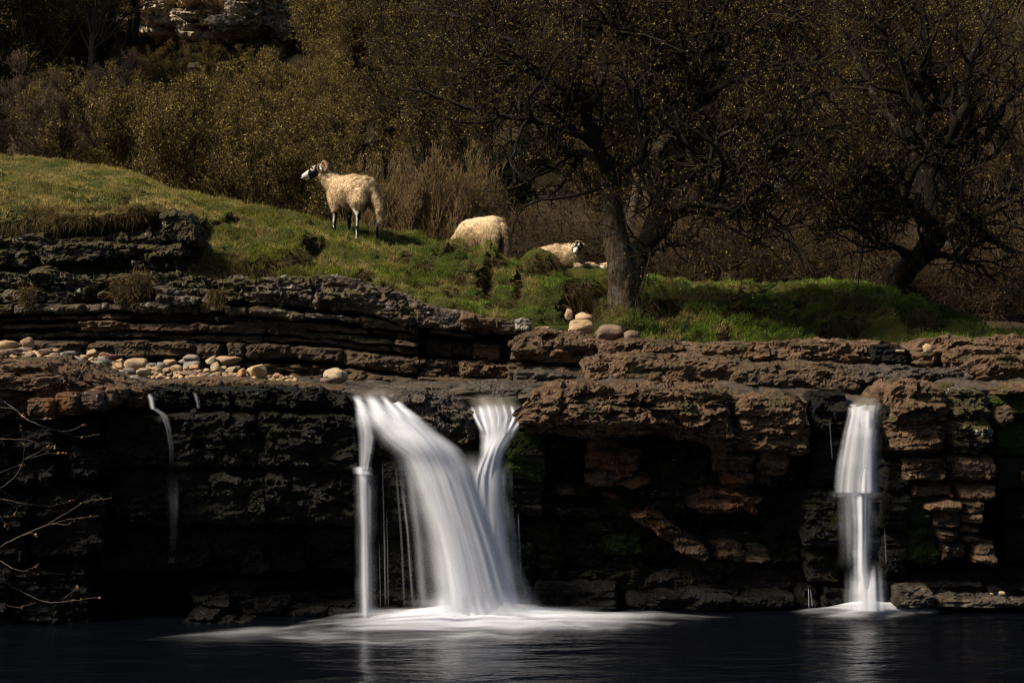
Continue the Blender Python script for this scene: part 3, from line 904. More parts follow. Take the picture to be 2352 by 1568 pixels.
for (x0, x1, y0, y1) in [(-300, -60, 985, 1140), (-60, 120, 975, 1120), (120, 236, 962, 1100), (-300, 60, 1145, 1300), (60, 236, 1125, 1290), (-300, 20, 1305, 1500), (20, 200, 1300, 1490)]:
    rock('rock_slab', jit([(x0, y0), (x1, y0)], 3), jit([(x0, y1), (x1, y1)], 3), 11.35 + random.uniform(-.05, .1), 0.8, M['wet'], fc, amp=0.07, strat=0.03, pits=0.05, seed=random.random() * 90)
for i in range(40):
    x = random.uniform(400, 780)
    y = random.uniform(1325, 1440)
    w_, h_ = random.uniform(50, 120), random.uniform(16, 34)
    base_d = CAMZ * F / (1470 - 0.06 * x - 784)
    t_, b_ = box(x, x + w_, y, y + h_)
    rock('wet_stone', jit(t_, 4), jit(b_, 3), base_d + 0.66 - (y - 1325) / 115 * 0.5 + random.uniform(-.08, .08), 0.6, M['wet'], fc, amp=0.05, strat=0.03, seed=random.random() * 90, res=0.02, e=0.55)
# pillar between the strands, and wall behind the main fall
rock('rock_pillar', [(850, 1046), (905, 1044), (950, 1060)], [(850, 1235), (950, 1235)], 11.88, 0.5, M['mossy'], fc, amp=0.03, strat=0.02, e=0.35)
rock('rock_pillar', [(848, 1238), (960, 1238)], [(848, 1440), (960, 1440)], 11.9, 0.5, M['mossy'], fc, amp=0.03, strat=0.02, e=0.35)
rock('rock_block', [(862, 1012), (890, 1004), (915, 1015)], [(862, 1046), (915, 1046)], 11.86, 0.4, M['wet'], fc, amp=0.03)
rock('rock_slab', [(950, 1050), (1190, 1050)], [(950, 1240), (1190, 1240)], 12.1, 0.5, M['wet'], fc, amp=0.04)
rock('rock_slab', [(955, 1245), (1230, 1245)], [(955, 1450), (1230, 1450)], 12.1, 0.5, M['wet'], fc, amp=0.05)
# nose between the two chutes
rock('rock_nose', [(872, 912), (905, 903), (950, 900), (1010, 904), (1060, 918), (1100, 950)], [(872, 940), (920, 962), (985, 1000), (1040, 1028), (1075, 1034), (1100, 1000)], (11.8, 11.8), 1.3, M['wetgrey'], fc, amp=0.07, strat=0.03, pits=0.07, e=0.6, rnd=0.12)
rock('rock_block', [(940, 985), (990, 975), (1072, 990)], [(940, 1010), (1072, 1060)], 11.9, 0.5, M['wet'], fc, amp=0.05)
rock('water_worn_slab', [(1033, 898), (1070, 884), (1130, 878), (1200, 880), (1258, 892)], [(1033, 912), (1130, 930), (1258, 926)], 12.35, 0.9, M['wetgrey'], fc, amp=0.035, strat=0.01, rnd=0.2, e=0.7)
rock('water_worn_slab', [(870, 888), (960, 880), (1060, 884)], [(870, 910), (1060, 912)], 12.9, 0.9, M['wetgrey'], fc, amp=0.03, strat=0.01, rnd=0.2, e=0.7)
rock('rock_block', [(790, 915), (812, 918), (835, 930)], [(790, 950), (835, 962)], 11.85, 0.6, M['wet'], fc, amp=0.04)
# the big rough overhang
rock('overhang_mass', [(1192, 962), (1206, 930), (1238, 906), (1290, 890), (1400, 890), (1480, 894), (1560, 890), (1640, 896), (1704, 905)], [(1192, 985), (1230, 1003), (1300, 1000), (1380, 1008), (1500, 1006), (1600, 1014), (1704, 1034)],
     (11.75, 11.75), 1.2, M['brown'], fc, amp=0.10, strat=0.05, pits=0.06, e=0.5, rnd=0.14, freq=3.2, sharp=1.2)
rock('overhang_mass', [(1690, 906), (1760, 908), (1830, 914), (1868, 925)], [(1690, 1032), (1760, 1040), (1800, 1048), (1868, 1046)], (11.8, 11.85), 1.2, M['brown'], fc, amp=0.06, strat=0.04, pits=0.05, e=0.4, rnd=0.10)
# moss-grown column under its left end
rock('mossy_column', [(1160, 1010), (1185, 1000), (1250, 1004)], [(1162, 1100), (1250, 1105)], 11.95, 0.6, M['green'], fc, amp=0.06, strat=0.05)
rock('mossy_column', [(1162, 1106), (1250, 1108)], [(1178, 1186), (1262, 1190)], 12.0, 0.6, M['mossy'], fc, amp=0.06, strat=0.05)
rock('mossy_column', [(1190, 1194), (1290, 1194)], [(1196, 1340), (1300, 1345)], 12.2, 0.5, M['mossy'], fc, amp=0.06, strat=0.03)
# continuous beds at the back of the recess
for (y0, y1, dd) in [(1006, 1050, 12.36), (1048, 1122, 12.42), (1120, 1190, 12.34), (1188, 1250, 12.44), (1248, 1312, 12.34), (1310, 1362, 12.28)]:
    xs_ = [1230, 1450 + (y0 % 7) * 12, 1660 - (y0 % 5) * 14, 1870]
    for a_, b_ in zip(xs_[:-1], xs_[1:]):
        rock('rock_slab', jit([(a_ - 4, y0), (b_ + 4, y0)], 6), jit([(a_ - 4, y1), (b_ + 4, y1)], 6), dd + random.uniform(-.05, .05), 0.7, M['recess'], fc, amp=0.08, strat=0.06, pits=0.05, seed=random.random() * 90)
# blocks of the recess
for (tp, bt, dd, m_, lean) in [
    ([(1356, 1008), (1430, 1012)], [(1356, 1031), (1430, 1033)], 12.12, 'brown', 0),
    ([(1349, 1040), (1400, 1037), (1474, 1044)], [(1352, 1080), (1474, 1085)], 12.05, 'ochre', 0),
    ([(1350, 1090), (1420, 1087), (1500, 1093)], [(1352, 1112), (1420, 1119), (1500, 1118)], 12.0, 'ochre', 0),
    ([(1281, 1120), (1318, 1118)], [(1281, 1139), (1318, 1140)], 12.2, 'wetgrey', 0),
    ([(1386, 1128), (1418, 1128)], [(1386, 1144), (1418, 1144)], 12.2, 'ochre', 0),
    ([(1650, 1026), (1728, 1026)], [(1650, 1084), (1728, 1087)], 12.1, 'brown', 0),
    ([(1688, 1024), (1738, 1026)], [(1688, 1036), (1738, 1036)], 11.98, 'ochre', 0),
    ([(1742, 1028), (1805, 1030)], [(1742, 1086), (1805, 1088)], 12.05, 'brown', 0),
    ([(1672, 1088), (1732, 1090)], [(1672, 1116), (1732, 1120)], 12.05, 'ochre', 0),
    ([(1736, 1094), (1780, 1094)], [(1736, 1118), (1780, 1120)], 12.2, 'brown', 0),
    ([(1588, 1140), (1640, 1132), (1700, 1134), (1742, 1150)], [(1588, 1172), (1660, 1182), (1690, 1175), (1742, 1187)], 12.0, 'ochre', 0),
    ([(1450, 1178), (1500, 1176), (1530, 1190), (1580, 1225), (1624, 1262)], [(1450, 1190), (1500, 1222), (1540, 1258), (1590, 1290), (1624, 1294)], 12.02, 'ochre', 0),
    ([(1643, 1248), (1704, 1246)], [(1643, 1290), (1704, 1293)], 12.15, 'brown', 0),
    ([(1716, 1250), (1778, 1250)], [(1716, 1290), (1778, 1292)], 12.18, 'brown', 0),
    ([(1388, 1240), (1430, 1230), (1474, 1240)], [(1388, 1284), (1474, 1288)], 12.2, 'green', 0),
    ([(1300, 1150), (1360, 1150)], [(1300, 1164), (1360, 1166)], 12.3, 'wet', 0),
    ([(1510, 1052), (1640, 1056)], [(1510, 1110), (1640, 1112)], 12.42, 'greydark', 0),
    ([(1520, 1116), (1600, 1118)], [(1520, 1165), (1600, 1168)], 12.4, 'greydark', 0),
    ([(1790, 1100), (1860, 1095)], [(1790, 1180), (1860, 1180)], 12.25, 'mossy', 0),
    ([(1760, 1190), (1862, 1186)], [(1770, 1290), (1862, 1290)], 12.2, 'mossy', 0),
    ([(1240, 1300), (1420, 1296)], [(1240, 1345), (1420, 1345)], 12.3, 'mossy', 0),
]:
    rock('rock_block', jit(tp, 5), jit(bt, 5), dd, 0.55, M[m_], fc, amp=0.065, strat=0.05, pits=0.03, seed=random.random() * 90, e=0.4, rnd=0.05)
# wet ledges at the water line
for (tp, bt, dd) in [([(1232, 1352), (1340, 1350), (1414, 1362)], [(1232, 1408), (1414, 1410)], 11.85), ([(1440, 1372), (1512, 1370)], [(1440, 1408), (1512, 1408)], 12.0), ([(1504, 1362), (1590, 1358), (1685, 1372)], [(1504, 1405), (1685, 1406)], 11.88),
                     ([(1684, 1376), (1760, 1366), (1832, 1368)], [(1684, 1404), (1832, 1405)], 11.9), ([(1540, 1345), (1700, 1350)], [(1540, 1372), (1700, 1375)], 12.1), ([(1280, 1335), (1420, 1338)], [(1280, 1360), (1420, 1360)], 12.1), ([(1836, 1345), (1880, 1345)], [(1836, 1408), (1880, 1408)], 12.0)]:
    rock('wet_ledge', jit(tp, 4), jit(bt, 2), dd, 0.6, M['wet'], fc, amp=0.04, strat=0.03, e=0.5, seed=random.random() * 90)
# beside the small fall
for (x0, x1, y0, y1, dd, m_) in [(1866, 1952, 898, 1000, 12.0, 'mossy'), (1870, 1935, 1004, 1120, 12.05, 'mossy'), (1845, 1930, 1128, 1168, 12.0, 'mossy'), (1848, 1932, 1172, 1258, 11.92, 'mossy'), (1852, 1935, 1262, 1345, 11.98, 'mossy'), (1890, 1965, 1350, 1404, 11.9, 'wet'),
                                 (1935, 2050, 1140, 1290, 12.12, 'wet'), (1930, 2050, 955, 1135, 12.2, 'wet'), (1950, 2050, 1296, 1400, 12.0, 'wet'),
                                 (2030, 2078, 925, 1050, 11.9, 'mossy'), (2028, 2088, 1055, 1130, 11.92, 'mossy'), (2030, 2092, 1136, 1215, 11.85, 'wet'), (2060, 2142, 1120, 1210, 11.95, 'green'), (2078, 2160, 1212, 1300, 12.0, 'green'), (2030, 2085, 1220, 1330, 11.95, 'wet')]:
    t_, b_ = box(x0, x1, y0, y1)
    rock('rock_block', jit(t_, 3), jit(b_, 3), dd, 0.6, M[m_], fc, amp=0.05, strat=0.03, pits=0.03, seed=random.random() * 90)
rock('fall_shelf', [(1912, 1136), (1960, 1134), (2030, 1136)], [(1912, 1156), (2030, 1156)], 12.02, 0.6, M['wet'], fc, amp=0.015, rnd=0.03)
rock('fall_step', [(1960, 1308), (2000, 1300), (2040, 1308)], [(1955, 1404), (2045, 1404)], 11.9, 0.4, M['wet'], fc, amp=0.03)
rock('lip_block', [(1935, 930), (1990, 934), (2040, 930)], [(1935, 960), (2040, 960)], 12.02, 0.6, M['wetgrey'], fc, amp=0.02, rnd=0.05)
# right-hand pier
rock('rock_mass', [(2048, 905), (2070, 880), (2110, 872), (2170, 878), (2190, 884)], [(2048, 1050), (2190, 1046)], (11.7, 11.7), 1.3, M['brown'], fc, amp=0.07, strat=0.05, pits=0.06, e=0.42, rnd=0.1)
rock('rock_mass', [(2180, 884), (2230, 886), (2282, 892)], [(2180, 1044), (2282, 1052)], (11.72, 11.78), 1.2, M['greydark'], fc, amp=0.06, strat=0.04, pits=0.05, e=0.42, rnd=0.1)
for (x0, x1, y0, y1, dd, m_) in [(2082, 2178, 1052, 1108, 11.78, 'ochre'), (2180, 2290, 1050, 1110, 11.85, 'brown'), (2100, 2200, 1114, 1145, 11.85, 'ochre'), (2202, 2296, 1114, 1148, 11.88, 'brown'),
                                 (2130, 2216, 1152, 1178, 11.8, 'brown'), (2218, 2262, 1150, 1180, 11.86, 'tan'), (2150, 2210, 1182, 1212, 11.86, 'ochre'), (2212, 2262, 1184, 1204, 11.84, 'brown'), (2214, 2258, 1208, 1228, 11.86, 'brown'),
                                 (2160, 2208, 1216, 1245, 11.92, 'ochre'), (2165, 2225, 1250, 1288, 11.96, 'ochre'), (2244, 2288, 1248, 1298, 11.9, 'brown'), (2212, 2258, 1232, 1246, 11.95, 'brown'),
                                 (2284, 2420, 900, 960, 11.95, 'green'), (2290, 2330, 930, 975, 11.8, 'tan'), (2286, 2420, 965, 1050, 12.0, 'green'), (2290, 2440, 1056, 1120, 11.95, 'mossy'), (2300, 2440, 1124, 1200, 12.0, 'mossy'), (2310, 2440, 1206, 1290, 12.05, 'wet'), (2290, 2440, 885, 905, 11.9, 'brown'),
                                 (2345, 2440, 1080, 1112, 11.85, 'ochre')]:
    t_, b_ = box(x0, x1, y0, y1)
    rock('rock_block', jit(t_, 4), jit(b_, 4), dd, 0.7, M[m_], fc, amp=0.045, strat=0.03, pits=0.03, seed=random.random() * 90, e=0.38)
for (x0, x1, y0, y1, dd) in [(2060, 2150, 1352, 1396, 11.75), (2110, 2260, 1338, 1372, 12.0), (2150, 2300, 1372, 1400, 11.8), (2270, 2440, 1345, 1376, 12.0), (2280, 2440, 1376, 1402, 11.8), (2090, 2220, 1310, 1342, 12.1), (2210, 2440, 1300, 1345, 12.15)]:
    t_, b_ = box(x0, x1, y0, y1)
    rock('wet_ledge', jit(t_, 4), jit(b_, 2), dd, 0.6, M['wetgrey' if y0 > 1350 else 'wet'], fc, amp=0.035, strat=0.03, seed=random.random() * 90, e=0.5)

# far limestone crag above the trees
cg = struct('limestone_crag', (-18, 62, 14))
for (tp, bt, dd, m_) in [([(250, -90), (330, -95), (400, -90)], [(300, 60), (340, 80), (400, 70)], 60.5, 'crag'), ([(395, -95), (470, -100), (520, -90)], [(395, 78), (520, 95)], 60.0, 'crag'),
                         ([(515, -90), (600, -90)], [(515, 60), (600, 72)], 59.0, 'crag'), ([(480, 45), (560, 30)], [(480, 66), (560, 60)], 58.4, 'crag'), ([(595, -90), (660, -85), (720, -80)], [(595, 75), (640, 90), (720, 80)], 60.2, 'crag'),
                         ([(560, 62), (660, 55)], [(560, 130), (660, 140)], 60.8, 'crag'), ([(400, 80), (560, 80)], [(400, 150), (560, 160)], 61.2, 'crag'), ([(60, -60), (260, -70)], [(60, 90), (260, 70)], 61.5, 'crag'), ([(-150, -60), (60, -60)], [(-150, 80), (60, 90)], 61.7, 'crag'), ([(715, -90), (900, -90)], [(715, 60), (900, 60)], 62, 'crag'), ([(500, -200), (700, -200)], [(500, -85), (700, -85)], 61, 'crag'),
                         ([(100, 70), (160, 60)], [(100, 120), (160, 110)], 60.9, 'crag')]:
    rock('rock_face', tp, bt, dd, 3.0, M[m_], cg, amp=0.45, strat=0.12, pits=0.5, res=0.09, freq=0.8, rnd=0.5, e=0.45, seed=random.random() * 90)


# ------------------------------------------------------------------ loose stones
def stone(cx, cy, w_, h_, mat, bottom_d, label, group=None, seed=None, facet=0.0, name='cobble', cat='stone', tilt=0.0, sub=3):
    seed = random.random() * 90 if seed is None else seed
    bm = bmesh.new()
    bmesh.ops.create_icosphere(bm, subdivisions=sub, radius=1)
    V = np.array([v.co[:] for v in bm.verts])
    Fc = np.array([[v.index for v in f.verts] for f in bm.faces])
    bm.free()
    k = 0.72
    V = np.sign(V) * np.abs(V) ** k
    V /= np.abs(V).max(0)
    r = np.random.default_rng(int(seed * 1000))
    if facet > 0:
        for _ in range(7):
            n = r.normal(size=3)
            n /= np.linalg.norm(n)
            q = 1 - facet * r.uniform(0.6, 1.2)
            s = V @ n
            V -= np.outer(np.maximum(s - q, 0), n)
    V *= (1 + 0.14 * fbm(V, 2, 0.9, 0.5, seed))[:, None]
    V *= (1 + 0.045 * facet_noise(V, 2.2, seed) + 0.02 * fbm(V, 2, 6, 0.5, seed))[:, None]
    ww, hh = w_ / 2 / F * bottom_d, h_ / 2 / F * bottom_d
    V = V / np.abs(V).max(0) * np.array([ww, ww * r.uniform(0.75, 1.0), hh])
    if tilt:
        c, s = math.cos(tilt), math.sin(tilt)
        V = np.stack([V[:, 0] * c - V[:, 2] * s, V[:, 1], V[:, 0] * s + V[:, 2] * c], 1)
    ctr = W([cx], [cy], [bottom_d])[0]
    o = mk(name, V + ctr, Fc, mat)
    return tag(o, label, cat, group)


def zs(x, y): return x / 3.5718, 771.4 + y / 3.5718


ST = [  # x, y, w, h in enlarged-picture units, material, label
    (60, 75, 175, 95, 'st_tan', 'large tan boulder at the far left end of the stone bank'),
    (225, 62, 115, 105, 'st_tan', 'tan pointed boulder leaning on the large one at far left'),
    (205, 108, 150, 42, 'st_brown', 'flat brown stone below the pointed tan boulder at far left'),
    (120, 130, 140, 62, 'st_brown', 'brown rounded stone below the largest boulder at far left'),
    (30, 135, 90, 60, 'st_brown', 'dull brown stone cut by the left edge of the picture'),
    (370, 132, 130, 58, 'st_brown', 'brown flat-topped stone right of the far left boulders'),
    (435, 172, 120, 74, 'st_brown', 'dark brown angular stone in the left part of the bank'),
    (250, 165, 110, 60, 'st_brown', 'weathered brown stone in front of the pointed tan boulder'),
    (465, 122, 60, 36, 'st_tan', 'small tan stone behind the left part of the bank'),
    (562, 147, 140, 50, 'st_grey', 'long greyish stone with a low rounded top, left of centre of the bank'),
    (560, 190, 110, 60, 'st_brown', 'brown stone below the long greyish one'),
    (640, 205, 120, 66, 'st_grey', 'grey stone with dark blotches above the brown rock'),
    (600, 240, 100, 50, 'st_brown', 'half buried brown stone on top of the brown rock mass'),
    (690, 178, 80, 48, 'st_tan', 'small tan stone left of the reddish slab'),
    (750, 143, 95, 78, 'st_tan', 'tan upright stone touching the reddish slab'),
    (868, 168, 170, 74, 'st_red', 'reddish slab-shaped stone tilted down to the right'),
    (845, 204, 135, 76, 'st_grey', 'grey-brown stone in front of the reddish slab'),
    (800, 236, 155, 66, 'st_grey', 'low wide grey stone, second in front of the reddish slab'),
    (745, 190, 56, 36, 'st_pale', 'small pale pebble between two tan stones, left of the reddish slab'),
    (990, 206, 90, 54, 'st_tan', 'tan stone just right of the reddish slab'),
    (975, 246, 100, 64, 'st_tan', 'tan stone at the foot of the bank right of the reddish slab'),
    (1125, 236, 205, 112, 'st_tan', 'large domed tan boulder with a ridge, near the middle of the bank'),
    (1060, 292, 115, 64, 'st_grey', 'dark grey stone in front of the large domed tan boulder'),
    (1187, 293, 135, 66, 'st_pale', 'pale rounded cobble right below the large domed tan boulder'),
    (1255, 238, 80, 36, 'st_grey', 'thin grey stone right of the large domed tan boulder'),
    (1285, 280, 115, 54, 'st_tan', 'tan stone right of the pale rounded cobble'),
    (1330, 246, 86, 84, 'st_grey', 'grey-tan stone left of the twin rounded tan cobbles'),
    (1398, 222, 115, 64, 'st_tan', 'rounded tan cobble on top, left of the grey flat-topped boulder'),
    (1362, 282, 80, 50, 'st_tan', 'small orange-tan cobble low in the middle of the bank'),
    (1452, 264, 115, 60, 'st_tan', 'wide tan cobble below the grey flat-topped boulder'),
    (1572, 190, 150, 80, 'st_grey', 'grey flat-topped boulder, topmost in the middle of the bank'),
    (1504, 210, 78, 42, 'st_grey', 'small grey stone tucked against the flat-topped boulder'),
    (1578, 240, 155, 70, 'st_grey', 'grey stone directly under the flat-topped boulder'),
    (1600, 262, 95, 56, 'st_orange', 'orange stone with a dark broken face under the grey boulder'),
    (1550, 302, 185, 42, 'st_brown', 'long flat brown slab lying at the front of the bank'),
    (1530, 266, 52, 36, 'st_tan', 'tiny tan cobble left of the orange broken stone'),
    (1440, 305, 50, 26, 'st_pale', 'tiny pale pebble left of the long flat brown slab'),
    (1725, 206, 115, 86, 'st_pale', 'pale greyish round cobble left of the wide square tan boulder'),
    (1880, 208, 215, 92, 'st_tan', 'wide square-topped tan boulder in the right part of the bank'),
    (1780, 258, 108, 92, 'st_pale', 'round pale cobble in front of the wide square tan boulder'),
    (1838, 266, 64, 52, 'st_tan', 'small tan cobble touching the round pale one'),
    (1895, 276, 95, 60, 'st_pale', 'pale cobble under the wide square tan boulder'),
    (1695, 286, 54, 42, 'st_pale', 'small pale pebble left of the round pale cobble'),
    (1730, 337, 72, 44, 'st_grey', 'small grey cobble alone at the front edge of the bank'),
    (1794, 322, 66, 58, 'st_brown', 'small dark brown stone below the round pale cobble'),
    (1950, 270, 66, 62, 'st_grey', 'grey-brown stone left of the smooth orange cobble'),
    (1990, 300, 86, 78, 'st_orange', 'smooth orange cobble left of the big faceted boulder'),
    (2105, 283, 175, 112, 'st_tan', 'big faceted tan boulder at the right end of the bank'),
    (2272, 326, 76, 50, 'st_orange', 'orange cobble on its own right of the big faceted boulder'),
    (1672, 325, 90, 44, 'st_brown', 'brown stone behind the small grey front cobble'),
    (1255, 390, 74, 26, 'st_grey', 'flat grey cobble sunk in the wet ledge above the trickle'),
    (1100, 340, 110, 40, 'st_grey', 'flat grey-brown stone above the left trickle'),
    (1900, 335, 110, 36, 'st_brown', 'flat brown stone in front of the smooth orange cobble'),
    (920, 290, 80, 40, 'st_brown', 'small brown stone at the right edge of the brown rock mass'),
]
for (x, y, w_, h_, m_, lab) in ST:
    cx, cy = zs(x, y)
    b = cy + h_ / 3.5718 / 2
    dd = 12.75 + (862 - b) / 70 * 1.6
    stone(cx, cy, w_ / 3.5718, h_ / 3.5718, M[m_], dd, lab, 'loose stones on the stream bank', facet=0.42 if 'faceted' in lab or 'slab' in lab or 'square' in lab or 'broken' in lab or 'angular' in lab else 0.22)
# support under the stones
rock('gravel_bank', [(-60, 824), (60, 828), (160, 840), (300, 862), (420, 872), (560, 877), (660, 884)], [(-60, 900), (660, 905)], (13.0, 13.3), 2.0, M['brown'], fc, amp=0.04, strat=0.0, rnd=0.3, e=0.6)
pbm = []
pr = np.random.default_rng(5)
bmv = None
bm = bmesh.new()
bmesh.ops.create_icosphere(bm, subdivisions=1, radius=1)
IV = np.array([v.co[:] for v in bm.verts])
IF = np.array([[v.index for v in f.verts] for f in bm.faces])
bm.free()
PV, PF = [], []
for i in range(700):
    px = pr.uniform(0, 680)
    yb = np.interp(px, [0, 150, 300, 450, 680], [812, 830, 852, 866, 880]) + pr.uniform(-14, 10)
    dd = 12.75 + (862 - yb) / 70 * 1.6
    s = pr.uniform(3, 9) / F * dd
    c = W([px], [yb], [dd])[0]
    V = IV * np.array([s, s * 0.8, s * 0.65]) * (1 + 0.25 * pr.normal(size=(len(IV), 1)) * 0.5) + c
    PF.append(IF + len(PV) * len(IV))
    PV.append(V)
peb = mk('pebbles', np.concatenate(PV), np.concatenate(PF), M['st_tan'])
tag(peb, kind='stuff')
stone(770, 862, 60, 40, M['st_pale'], 13.3, 'single rounded tan boulder beside the stream just above the main fall', facet=0.15, name='boulder', sub=4)
stone(752, 874, 38, 14, M['st_brown'], 13.1, 'flat brown stone under the single rounded boulder above the main fall')
for (cx, cy, w_, h_, m_, dd, lab, f_) in [
    (1334, 750, 60, 36, 'st_tan', 15.4, 'smooth oval tan boulder at the foot of the big tree', 0.05),
    (1399, 765, 68, 40, 'st_brown', 15.3, 'rounded brown boulder between the oval tan one and the tree trunk', 0.1),
    (1450, 771, 38, 27, 'st_brown', 15.2, 'small brown domed boulder right under the big tree trunk', 0.1),
    (1306, 722, 20, 32, 'st_tan', 15.9, 'upright pale stone behind the oval tan boulder', 0.2),
    (1341, 731, 44, 28, 'st_tan', 15.8, 'tan stone with dark blotches behind the oval tan boulder', 0.2),
    (1246, 756, 44, 15, 'st_tan', 15.2, 'crooked flat tan stone on the ledge left of the oval boulder', 0.25),
    (1535, 787, 16, 9, 'st_tan', 14.2, 'small tan pebble on the ledge right of the big tree', 0.1),
    (1572, 788, 12, 9, 'st_grey', 14.2, 'small grey pebble on the ledge below the moss bank', 0.1),
    (1892, 782, 16, 5, 'st_pale', 14.0, 'flat pale pebble on the long brown ledge', 0.1),
    (2068, 806, 22, 7, 'st_tan', 13.4, 'flat tan stone at the right end of the long brown ledge', 0.1),
    (2130, 800, 26, 24, 'st_tan', 13.2, 'pale brown stone leaning on the rock mass at the right edge', 0.2),
    (2277, 1364, 11, 8, 'st_pale', 12.0, 'tiny pale pebble on the wet ledge right of the small fall', 0.1),
    (2302, 1362, 17, 11, 'st_pale', 11.9, 'pale pebble on the wet ledge, larger of the two', 0.15),
    (652, 637, 18, 12, 'st_grey', 15.2, 'grey stone on the cliff top below the turf edge', 0.2),
    (517, 577, 20, 10, 'st_tan', 17.2, 'small tan stone lying in the grass above the cliff', 0.3)]:
    stone(cx, cy, w_, h_, M[m_], dd, lab, facet=f_, name='boulder' if w_ > 30 else 'small_stone', sub=4 if w_ > 50 else 3)


# ------------------------------------------------------------------ falling water
def veil(name, L, R, mat, parent, nu=26, nv=80, bulge=0.05, soft=0.3, heart=0.5, fade_top=0.03, fade_bot=0.03, seed=0, wob=0.01, off=0.0, fr=None, fl=None, arch=0.0):
    """sheet of falling water between its left and right edge lines (picture x, y, distance)."""
    L = np.array(L, float)
    R = np.array(R, float)

    def rs(P):
        s = np.concatenate([[0], np.cumsum(np.linalg.norm(np.diff(P[:, :2], axis=0), axis=1))])
        q = np.linspace(0, s[-1], nv)
        a = np.stack([np.interp(q, s, P[:, k]) for k in range(3)], 1)
        for _ in range(6):
            a[1:-1] = (a[:-2] + 2 * a[1:-1] + a[2:]) / 4
        return a, s[-1]
    A, la = rs(L)
    B, lb = rs(R)
    u = np.linspace(0, 1, nu)
    P = A[None] * (1 - u[:, None, None]) + B[None] * u[:, None, None]
    P[..., 2] -= (bulge * 4 * (u * (1 - u)))[:, None] + off
    vv = np.linspace(0, 1, nv)
    P[..., 1] -= arch * (4 * u * (1 - u))[:, None] * ((1 - vv) ** 3)[None]
    V = W(P[..., 0].ravel(), P[..., 1].ravel(), P[..., 2].ravel())
    UV = np.stack([np.repeat(u, nv) , np.tile(vv * (la + lb) / 2 / 270, nu)], 1)
    wid = np.abs(B[:, 0] - A[:, 0]).mean() / 120
    UV[:, 0] *= max(wid, 0.25)
    V[:, 1] += wob * vn(np.stack([UV[:, 0] * 14, UV[:, 1] * 1.2, np.full(len(V), seed)], 1))
    wv = 0.10 * fbm(np.stack([vv * 5, 0 * vv + seed * 3.3, 0 * vv], 1), 3, 1, 0.6, seed)[None]
    wz = 0.10 * fbm(np.stack([vv * 5, 0 * vv + seed * 5.3, 0 * vv + 9], 1), 3, 1, 0.6, seed)[None]
    sl, sr = min(0.5, (fl or soft) * 1.25), min(0.5, (fr or soft) * 1.25)
    e = sstep(0, sl, u[:, None] + wv * sl) * sstep(0, sr, 1 - u[:, None] + wz * sr)
    t_ = sstep(0, fade_top, vv)[None] * sstep(0, fade_bot, 1 - vv)[None] if fade_top else sstep(0, fade_bot, 1 - vv)[None] + 0 * vv[None]
    a = (e * t_).ravel()
    h = heart * (sstep(0, 0.5, np.minimum(u, 1 - u)) ** 0.7)[:, None] * np.ones(nv)[None]
    C = np.stack([a, h.ravel(), 0 * a], 1)
    o = mk(name, V, grid_faces(nu, nv), mat, parent, uv=UV, colr=C)
    return o


mf = empty('waterfall', (-0.6, 11.7, 0))
tag(mf, 'broad white main waterfall joining from two chutes in the middle of the cliff', 'waterfall')
# left edge and right edge of the main body
ML = [(806, 921, 11.95), (824, 956, 11.78), (866, 1012, 11.64), (915, 1050, 11.56), (941, 1126, 11.52), (969, 1211, 11.49), (986, 1296, 11.47), (994, 1412, 11.45)]
MR = [(888, 918, 11.95), (926, 946, 11.78), (975, 966, 11.66), (1016, 996, 11.6), (1060, 1028, 11.56), (1094, 1079, 11.52), (1122, 1168, 11.49), (1152, 1253, 11.47), (1202, 1412, 11.45)]
veil('main_stream', ML, MR, M['body'], mf, nu=60, nv=120, bulge=0.11, soft=0.3, heart=1.0, seed=1, wob=0.006, fr=0.18, fl=0.26, fade_top=0.10, fade_bot=0.005)
veil('main_stream', [(p[0] - 8, p[1], p[2]) for p in ML], [(p[0] + 4, p[1], p[2]) for p in MR], M['veilstreak'], mf, nu=60, nv=120, bulge=0.14, soft=0.3, heart=0.0, seed=2, wob=0.01, off=0.03, fade_top=0.06)
veil('main_stream', [(870, 1005, 11.72), (885, 1040, 11.7), (918, 1110, 11.66), (940, 1200, 11.64), (955, 1300, 11.62), (962, 1408, 11.6)],
     [(990, 1000, 11.7), (1040, 1060, 11.6), (1090, 1180, 11.58), (1110, 1260, 11.56), (1130, 1330, 11.55), (1150, 1408, 11.55)], M['veilthin'], mf, bulge=0.05, soft=0.45, heart=0.3, seed=9)
# broad white shoulder where the tongues join
veil('upper_fan', [(836, 948, 11.72), (856, 972, 11.66), (884, 1000, 11.6), (918, 1050, 11.56)], [(960, 952, 11.72), (1000, 978, 11.64), (1042, 1020, 11.58), (1076, 1070, 11.54)], M['body'], mf, nu=50, nv=50, bulge=0.08, soft=0.36, heart=0.8, fade_top=0.45, fade_bot=0.45, seed=44, off=0.12)
